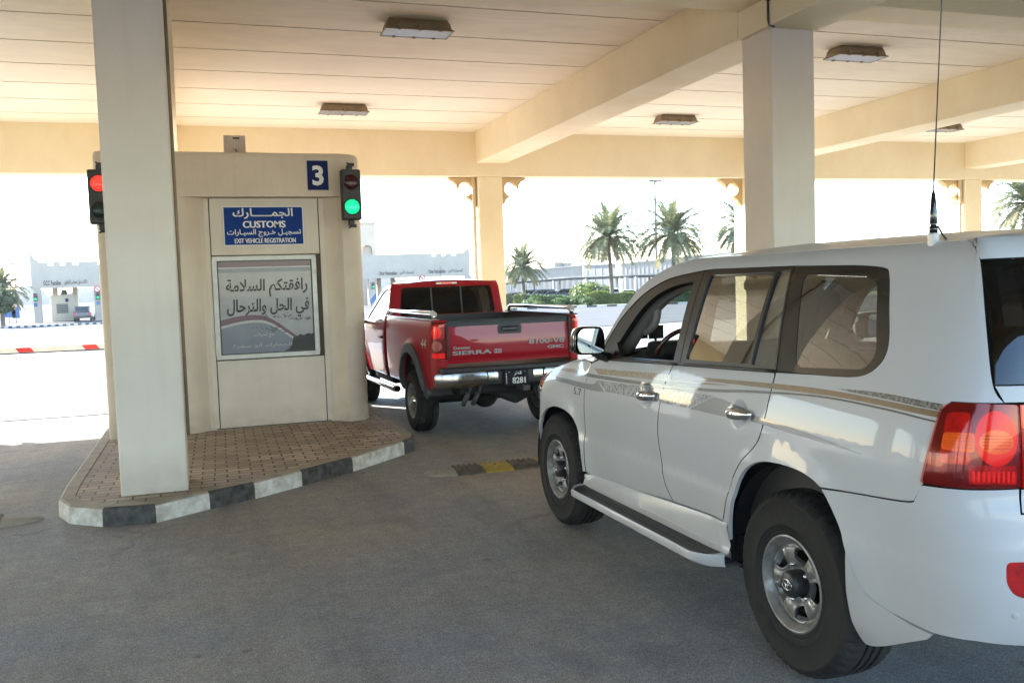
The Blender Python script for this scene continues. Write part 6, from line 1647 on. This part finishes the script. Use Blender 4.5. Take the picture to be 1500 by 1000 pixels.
# ---------------------------------------------------------------- the other gates of the border post
M_SIGB = mat('far_sign_blue', (.05, .13, .32), .5)
def gate(Y, xl, xr, zt, zf, peak_left, peak_right, notches, label, legs, texts, depth=9.0):
    t = thing('border_gate', label, 'gate building', ((xl+xr)/2, Y, GF)); o = Vector(t.location)
    P = [(xl, zf), (xr, zf)]
    P += [(xr, zt+1.15), (xr-.18, zt+.85), (xr-.45, zt+.35), (xr-.8, zt+.25), (xr-.85, zt)] if peak_right else [(xr, zt)]
    for a in sorted(notches, reverse=True): P += [(a+.28, zt), (a+.28, zt-.38), (a-.28, zt-.38), (a-.28, zt)]
    P += [(xl+.85, zt), (xl+.8, zt+.25), (xl+.45, zt+.35), (xl+.18, zt+.85), (xl, zt+1.15)] if peak_left else [(xl, zt)]
    rel(MB().prism(P, 'y', Y, Y+.4), o).build('parapet', M_GATE, t)
    rel(MB().box(xl+.1, xr-.1, Y+.41, Y+depth, zf+.15, zf+.9), o).build('roof', M_GATEC, t)
    for a, w, m, dy in legs: rel(MB().box(a-w/2, a+w/2, Y+.05+dy, Y+.6+dy, GF, zf+.16 if dy else zf-.002), o).build('column', m, t)
    tx_ = MB()
    for s, x0, x1, z0, z1 in texts: write(tx_, s, (0, Y-.03, 0), E, Z, x0, x1, z0-.05, z1+.1, bold=.02)
    rel(tx_, o).build('lettering', M_INK, t, fix=False)
    return t
def onx(x, Y, y=440): return on(x, y, Y).x
Y1 = 112; zt1, zf1 = 5.75, 2.85
tL = [('GCC Families', onx(65, Y1), onx(91, Y1), 3.22, 3.60), (arabic('عائلات دول مجلس التعاون'), onx(96, Y1), onx(130, Y1), 3.22, 3.68)]
gate(Y1, onx(47, Y1), onx(185, Y1), zt1, zf1, True, False, [onx(77, Y1), onx(95, Y1), onx(113.5, Y1), onx(150, Y1)], 'pale crenellated gate for GCC families beyond the left lane', [(onx(54.5, Y1), .75, M_GATE, 0), (onx(71, Y1), .55, M_GATEC, 5), (onx(98, Y1), .5, M_GATEC, 7), (onx(143.5, Y1), .75, M_GATE, 0)], tL)
Y2 = 125; zt2, zf2 = 6.25, 2.98
tR = [('Other Nationalities', onx(556.5, Y2), onx(583, Y2), 3.45, 3.85), (arabic('الجنسيات الأخرى'), onx(587, Y2), onx(608, Y2), 3.45, 3.92), ('Other Nationalities', onx(629, Y2), onx(654, Y2), 3.52, 3.92), (arabic('الجنسيات الأخرى'), onx(658, Y2), onx(679, Y2), 3.52, 3.99)]
gate(Y2, onx(500, Y2), onx(690, Y2), zt2, zf2, False, True, [onx(638, Y2), onx(652, Y2), onx(666.5, Y2), onx(610, Y2)-50], 'pale crenellated gate for other nationalities beyond the pickup', [(onx(546, Y2), .8, M_GATE, 0), (onx(554, Y2), .5, M_GATEC, 6), (onx(570, Y2), .6, M_GATE, 7), (onx(592, Y2), .6, M_GATE, 7), (onx(618, Y2), .6, M_GATE, 0), (onx(688, Y2), .9, M_GATE, 0)], tR)
# watch tower behind it
Yt = 140; x0, x1 = onx(512, Yt), onx(553.5, Yt); zt = on(540, 328, Yt).z
tw = thing('watch_tower', 'pale square tower with an arched opening rising behind the gate for other nationalities', 'tower', ((x0+x1)/2, Yt+2.5, GF)); o = Vector(tw.location)
ac, aw, az0 = onx(541.5, Yt), .72, on(541, 366, Yt).z
P = [(x0, GF), (x1, GF), (x1, zt), (x0, zt)]; H = [(ac-aw, az0-1.6), (ac+aw, az0-1.6)]+[(ac+aw*cos(pi*k/12), az0+aw*sin(pi*k/12)) for k in range(13)]
V, F = mesh2d(P, [H], 1.2); m = MB(); m.add([(x, Yt, z) for x, z in V], F)
for a, b in zip(H, H[1:]+H[:1]): m.add([(a[0], Yt, a[1]), (b[0], Yt, b[1]), (b[0], Yt+.8, b[1]), (a[0], Yt+.8, a[1])], [(0, 1, 2, 3)])
m.box(x0, x1, Yt+.81, Yt+5, GF, zt)
rel(m, o).build('wall', M_GATE, tw)
cz = on(540, 325, Yt).z
cr_ = MB().box(x0-.3, x1+.22, Yt-.25, Yt+5.2, zt, cz); cr_.prism([(x1-.25, cz), (x1+.30, cz), (x1+.36, cz+.75), (x1+.1, cz+.28)], 'y', Yt-.2, Yt+.2); rel(cr_, o).build('cornice', M_GATE, tw)
# booth, car, signals and signs at the left gate
p = on(95, 468, Y1+3); bo = thing('gate_booth', 'small beige kiosk under the gate for GCC families', 'booth', (p.x, p.y, GF))
MB().box(-1.22, 1.22, -.9, 1.6, 0, 3.05).build('wall', M_GATEC, bo, bevel=.1); MB().box(-.65, .55, -.93, -.89, .95, 2.0).build('window', M_DKGREY, bo)
for k in range(5): MB().box(-.65, .55, -.945, -.931, 1.05+.2*k, 1.09+.2*k).build('window_bar', M_GATEC, bo)
MB().box(.3, .62, -.93, -.905, 2.2, 2.6).build('number_board', M_NAVY, bo); MB().box(-.15, .4, -.3, .2, 3.05, 3.6).build('air_conditioner', M_DKGREY, bo)
p = on(124.5, 468, Y1+1); small_car((p.x, p.y, GF+.02), 0, CARM[2], 'brown car stopped in the lane beside the far left kiosk', True, None, True)
M_FG = mat('far_signal_green', (.0, .2, .08), .4, emit=(0, 1, .35), estr=.12)
def far_signal(x, y, Y, lb):
    p = on(x, y, Y); t = thing('far_traffic_light', lb, 'traffic light', (p.x, p.y, p.z), 0, 'green signals on the far gates')
    MB().box(-.2, .2, -.2, 0, -.45, .45).build('housing', M_BLACK, t, bevel=.04); MB().lathe([(.0005, -.23), (.14, -.22), (.16, -.19)], 16, 'y', (0, 0, -.2)).build('lens', M_FG, t)
    MB().lathe([(.0005, -.23), (.14, -.22), (.16, -.19)], 16, 'y', (0, 0, .2)).build('lens', M_LDRED, t)
    MB().box(-.16, .16, -.16, -.06, -1.0, -.62).build('arrow_board', M_SIGB, t)
far_signal(52, 435.5, Y1-.1, 'green far signal on the left leg of the gate for GCC families')
far_signal(143.5, 433, Y1-.1, 'green far signal on the gate leg just left of the front column')
far_signal(546.5, 418, Y2-.1, 'green far signal beside the right side of the customs booth')
def disc(x, y, Y, r, lb):
    p = on(x, y, Y); t = thing('round_sign', lb, 'sign', p.to_tuple(), 0, 'round signs on the far gates')
    MB().lathe([(.0005, -.02), (r*.72, -.02)], 24, 'y').build('face', M_WHITE, t); MB().lathe([(r*.72, -.03), (r, -.03), (r, .02), (.0005, .02)], 24, 'y').build('rim', M_RED, t); MB().obox((0, -.04, 0), (r*.55, 0, -r*.55), (0, .008, 0), (r*.09, 0, r*.09)).build('bar', M_RED, t)
disc(142.5, 423.5, Y1-.2, .36, 'round prohibition sign on the gate leg left of the front column'); disc(618.5, 407.5, Y2-.2, .45, 'round prohibition sign above the pickup roof')
p = on(547, 438, Y2-.4); bl = thing('banner', 'blue and white diagonal banner on the far gate leg beside the booth', 'banner', p.to_tuple())
MB().box(-.42, .42, -.03, 0, -1.3, 1.3).build('cloth', M_GATE, bl); s_ = MB(); s_.prism([(-.42, -.9), (.42, .1), (.42, .9), (-.42, -.1)], 'y', -.045, -.031); s_.build('blue_stripe', M_SIGB, bl)
# trees and things left of the gate
def tree(p, h, r, lb, seed, m, n=1800):
    rd = random.Random(seed); t = thing('broadleaf_tree', lb, 'tree', p, 0, None)
    tk = MB().tube([(0, 0, -.1), (.1, 0, h*.3), (.05, .1, h*.55)], [.22, .17, .10], 8)
    lobes = []
    for k in range(12):
        a = rd.uniform(0, 6.28); rr = rd.uniform(.2, .7)*r; z = h*rd.uniform(.42, .86); lobes.append((rr*cos(a), rr*sin(a), z, rd.uniform(.28, .5)*r)); tk.tube([(.05, .05, h*.4), (rr*cos(a)*.8, rr*sin(a)*.8, z)], [.07, .02], 5)
    tk.build('trunk', M_TRUNK, t)
    def f(rd):
        x, y, z, k = rd.choice(lobes); v = Vector((rd.gauss(0, 1), rd.gauss(0, 1), rd.gauss(0, 1))).normalized(); q = rd.random()**.4; return (x+v.x*k*q, y+v.y*k*q, z+v.z*k*.7*q), v
    mb = MB(); leaves(mb, f, n, .2, rd); mb.build('crown', m, t, fix=False)
p = on(4, 468, 105); palm((p.x, p.y, GF), 3.6, 2.0, 'date palm beside the left frame edge beyond the barrier', 51, None)
p = on(-6, 468, 100); tree((p.x, p.y, GF), 4.0, 2.3, 'dark broadleaf tree at the left frame edge under a palm crown', 52, M_LEAFD, 2600)
for x, y, w, lb in ((13, 456, 1.4, 'left one of the two small blue boards under the far left tree'), (23, 457, .8, 'right one of the two small blue boards under the far left tree')):
    p = on(x, y, 118); t = thing('blue_board', lb, 'sign', p.to_tuple(), 0, 'blue boards under the far left tree'); MB().box(-w/2, w/2, -.05, .05, -.7, .7).build('board', M_SIGB, t); MB().tube([(0, .05, -.7), (0, .05, GF-p.z)], .06, 6).build('post', M_POSTW, t)
p = on(26, 460, 150); t = thing('street_lamp', 'thin street lamp between the far left tree and the gate', 'street lamp', (p.x, p.y, GF)); zt = on(26, 386, 150).z-GF
MB().tube([(0, 0, 0), (0, 0, zt), (.1, 0, zt+.2), (1.3, 0, zt+.3)], [.12, .08, .07, .06], 8).build('pole', M_POSTW, t); MB().box(.7, 1.5, -.2, .2, zt+.22, zt+.36).build('lamp_head', M_POSTW, t)
kb = MB(); A_, B_ = on(-40, 478, 97), on(152, 463, 97); n = 34
for k in range(n):
    a = A_.lerp(B_, k/n); b = A_.lerp(B_, (k+1)/n); c = (a+b)/2; kb.box(a.x, b.x, c.y-.15, c.y+.15, GF-.1, GF+.17, k % 2)
structure(kb.build('far_kerb', [M_KERBW, M_KERBK]))
for i, (x, w, h, d) in enumerate(((15, 16, 4.5, 420), (42, 12, 6.5, 480), (58, 9, 3.5, 400), (-10, 14, 5.5, 500), (125, 20, 5, 450), (560, 24, 6, 430))):
    p = on(x, 455, d); tag(MB().box(p.x-w/2, p.x+w/2, d, d+12, GF, GF+h).box(p.x-w/4, p.x+w/5, d+1, d+9, GF+h, GF+h*1.35).build('distant_building', M_GATE), ['pale low block on the skyline under the far left tree', 'taller stepped block on the skyline left of the left gate', 'small low block beside the left leg of the left gate', 'pale block on the skyline at the left frame edge', 'pale block seen through the left gate opening', 'pale block seen under the gate for other nationalities'][i], 'building', 'blocks on the skyline')
# ---------------------------------------------------------------- light, sky and camera
SUN_EL, A_ = 30.0, .7
sd_ = Vector((-A_, 1, 0)).normalized()                    # horizontal direction towards the sun
SUN_EL = math.degrees(math.atan(.63/math.hypot(A_, 1)))
sv = Vector((sd_.x*cos(radians(SUN_EL)), sd_.y*cos(radians(SUN_EL)), sin(radians(SUN_EL))))
W_ = bpy.data.worlds.new('World'); SC.world = W_; W_.use_nodes = True
N = W_.node_tree.nodes; L = W_.node_tree.links; bg = N['Background']
sk = N.new('ShaderNodeTexSky'); sk.sky_type = 'NISHITA'; sk.sun_disc = False
sk.sun_elevation = radians(SUN_EL); sk.sun_rotation = math.atan2(sd_.x, sd_.y); sk.air_density = 1.0; sk.dust_density = .25; sk.ozone_density = 2.2
L.new(sk.outputs[0], bg.inputs[0]); bg.inputs[1].default_value = .12
sl = bpy.data.lights.new('Sun', 'SUN'); sl.energy = 3.6; sl.angle = radians(.5); sl.color = (1, .99, .965)
so_ = link('Sun', sl); so_.rotation_euler = sv.to_track_quat('Z', 'Y').to_euler(); so_.location = (-20, 40, 30)
cd = bpy.data.cameras.new('Camera'); co = link('Camera', cd)
cd.sensor_width = 36; cd.lens = CAM_F/1500*36; cd.clip_end = 5000; cd.clip_start = .05
M = Matrix((CR, CU, -_F)).transposed().to_4x4(); M.translation = CP; co.matrix_world = M
SC.camera = co
SC.view_settings.view_transform = 'Standard'; SC.view_settings.look = 'None'; SC.view_settings.gamma = 1; SC.view_settings.exposure = 3.05
SC.render.engine = 'CYCLES'
SC.cycles.max_bounces = 14; SC.cycles.diffuse_bounces = 7; SC.cycles.glossy_bounces = 5; SC.cycles.transparent_max_bounces = 16; SC.cycles.transmission_bounces = 4
SC.cycles.sample_clamp_indirect = 6; SC.cycles.use_denoising = True; SC.cycles.caustics_reflective = False; SC.cycles.caustics_refractive = False
SC.cycles.denoising_prefilter = 'NONE'
# thin, sunlit dust in the air of the place
hz = bpy.data.materials.new('desert_haze'); hz.use_nodes = True; N = hz.node_tree.nodes; N.remove(N['Principled BSDF'])
pv = N.new('ShaderNodeVolumePrincipled'); pv.inputs['Color'].default_value = (.93, .94, .96, 1); pv.inputs['Density'].default_value = .00016; pv.inputs['Anisotropy'].default_value = .2
hz.node_tree.links.new(pv.outputs[0], N['Material Output'].inputs['Volume'])
hb = MB().box(-910, 910, -310, 910, -2.0, 26).build('haze', hz); hb['kind'] = 'stuff'
SC.cycles.volume_bounces = 0
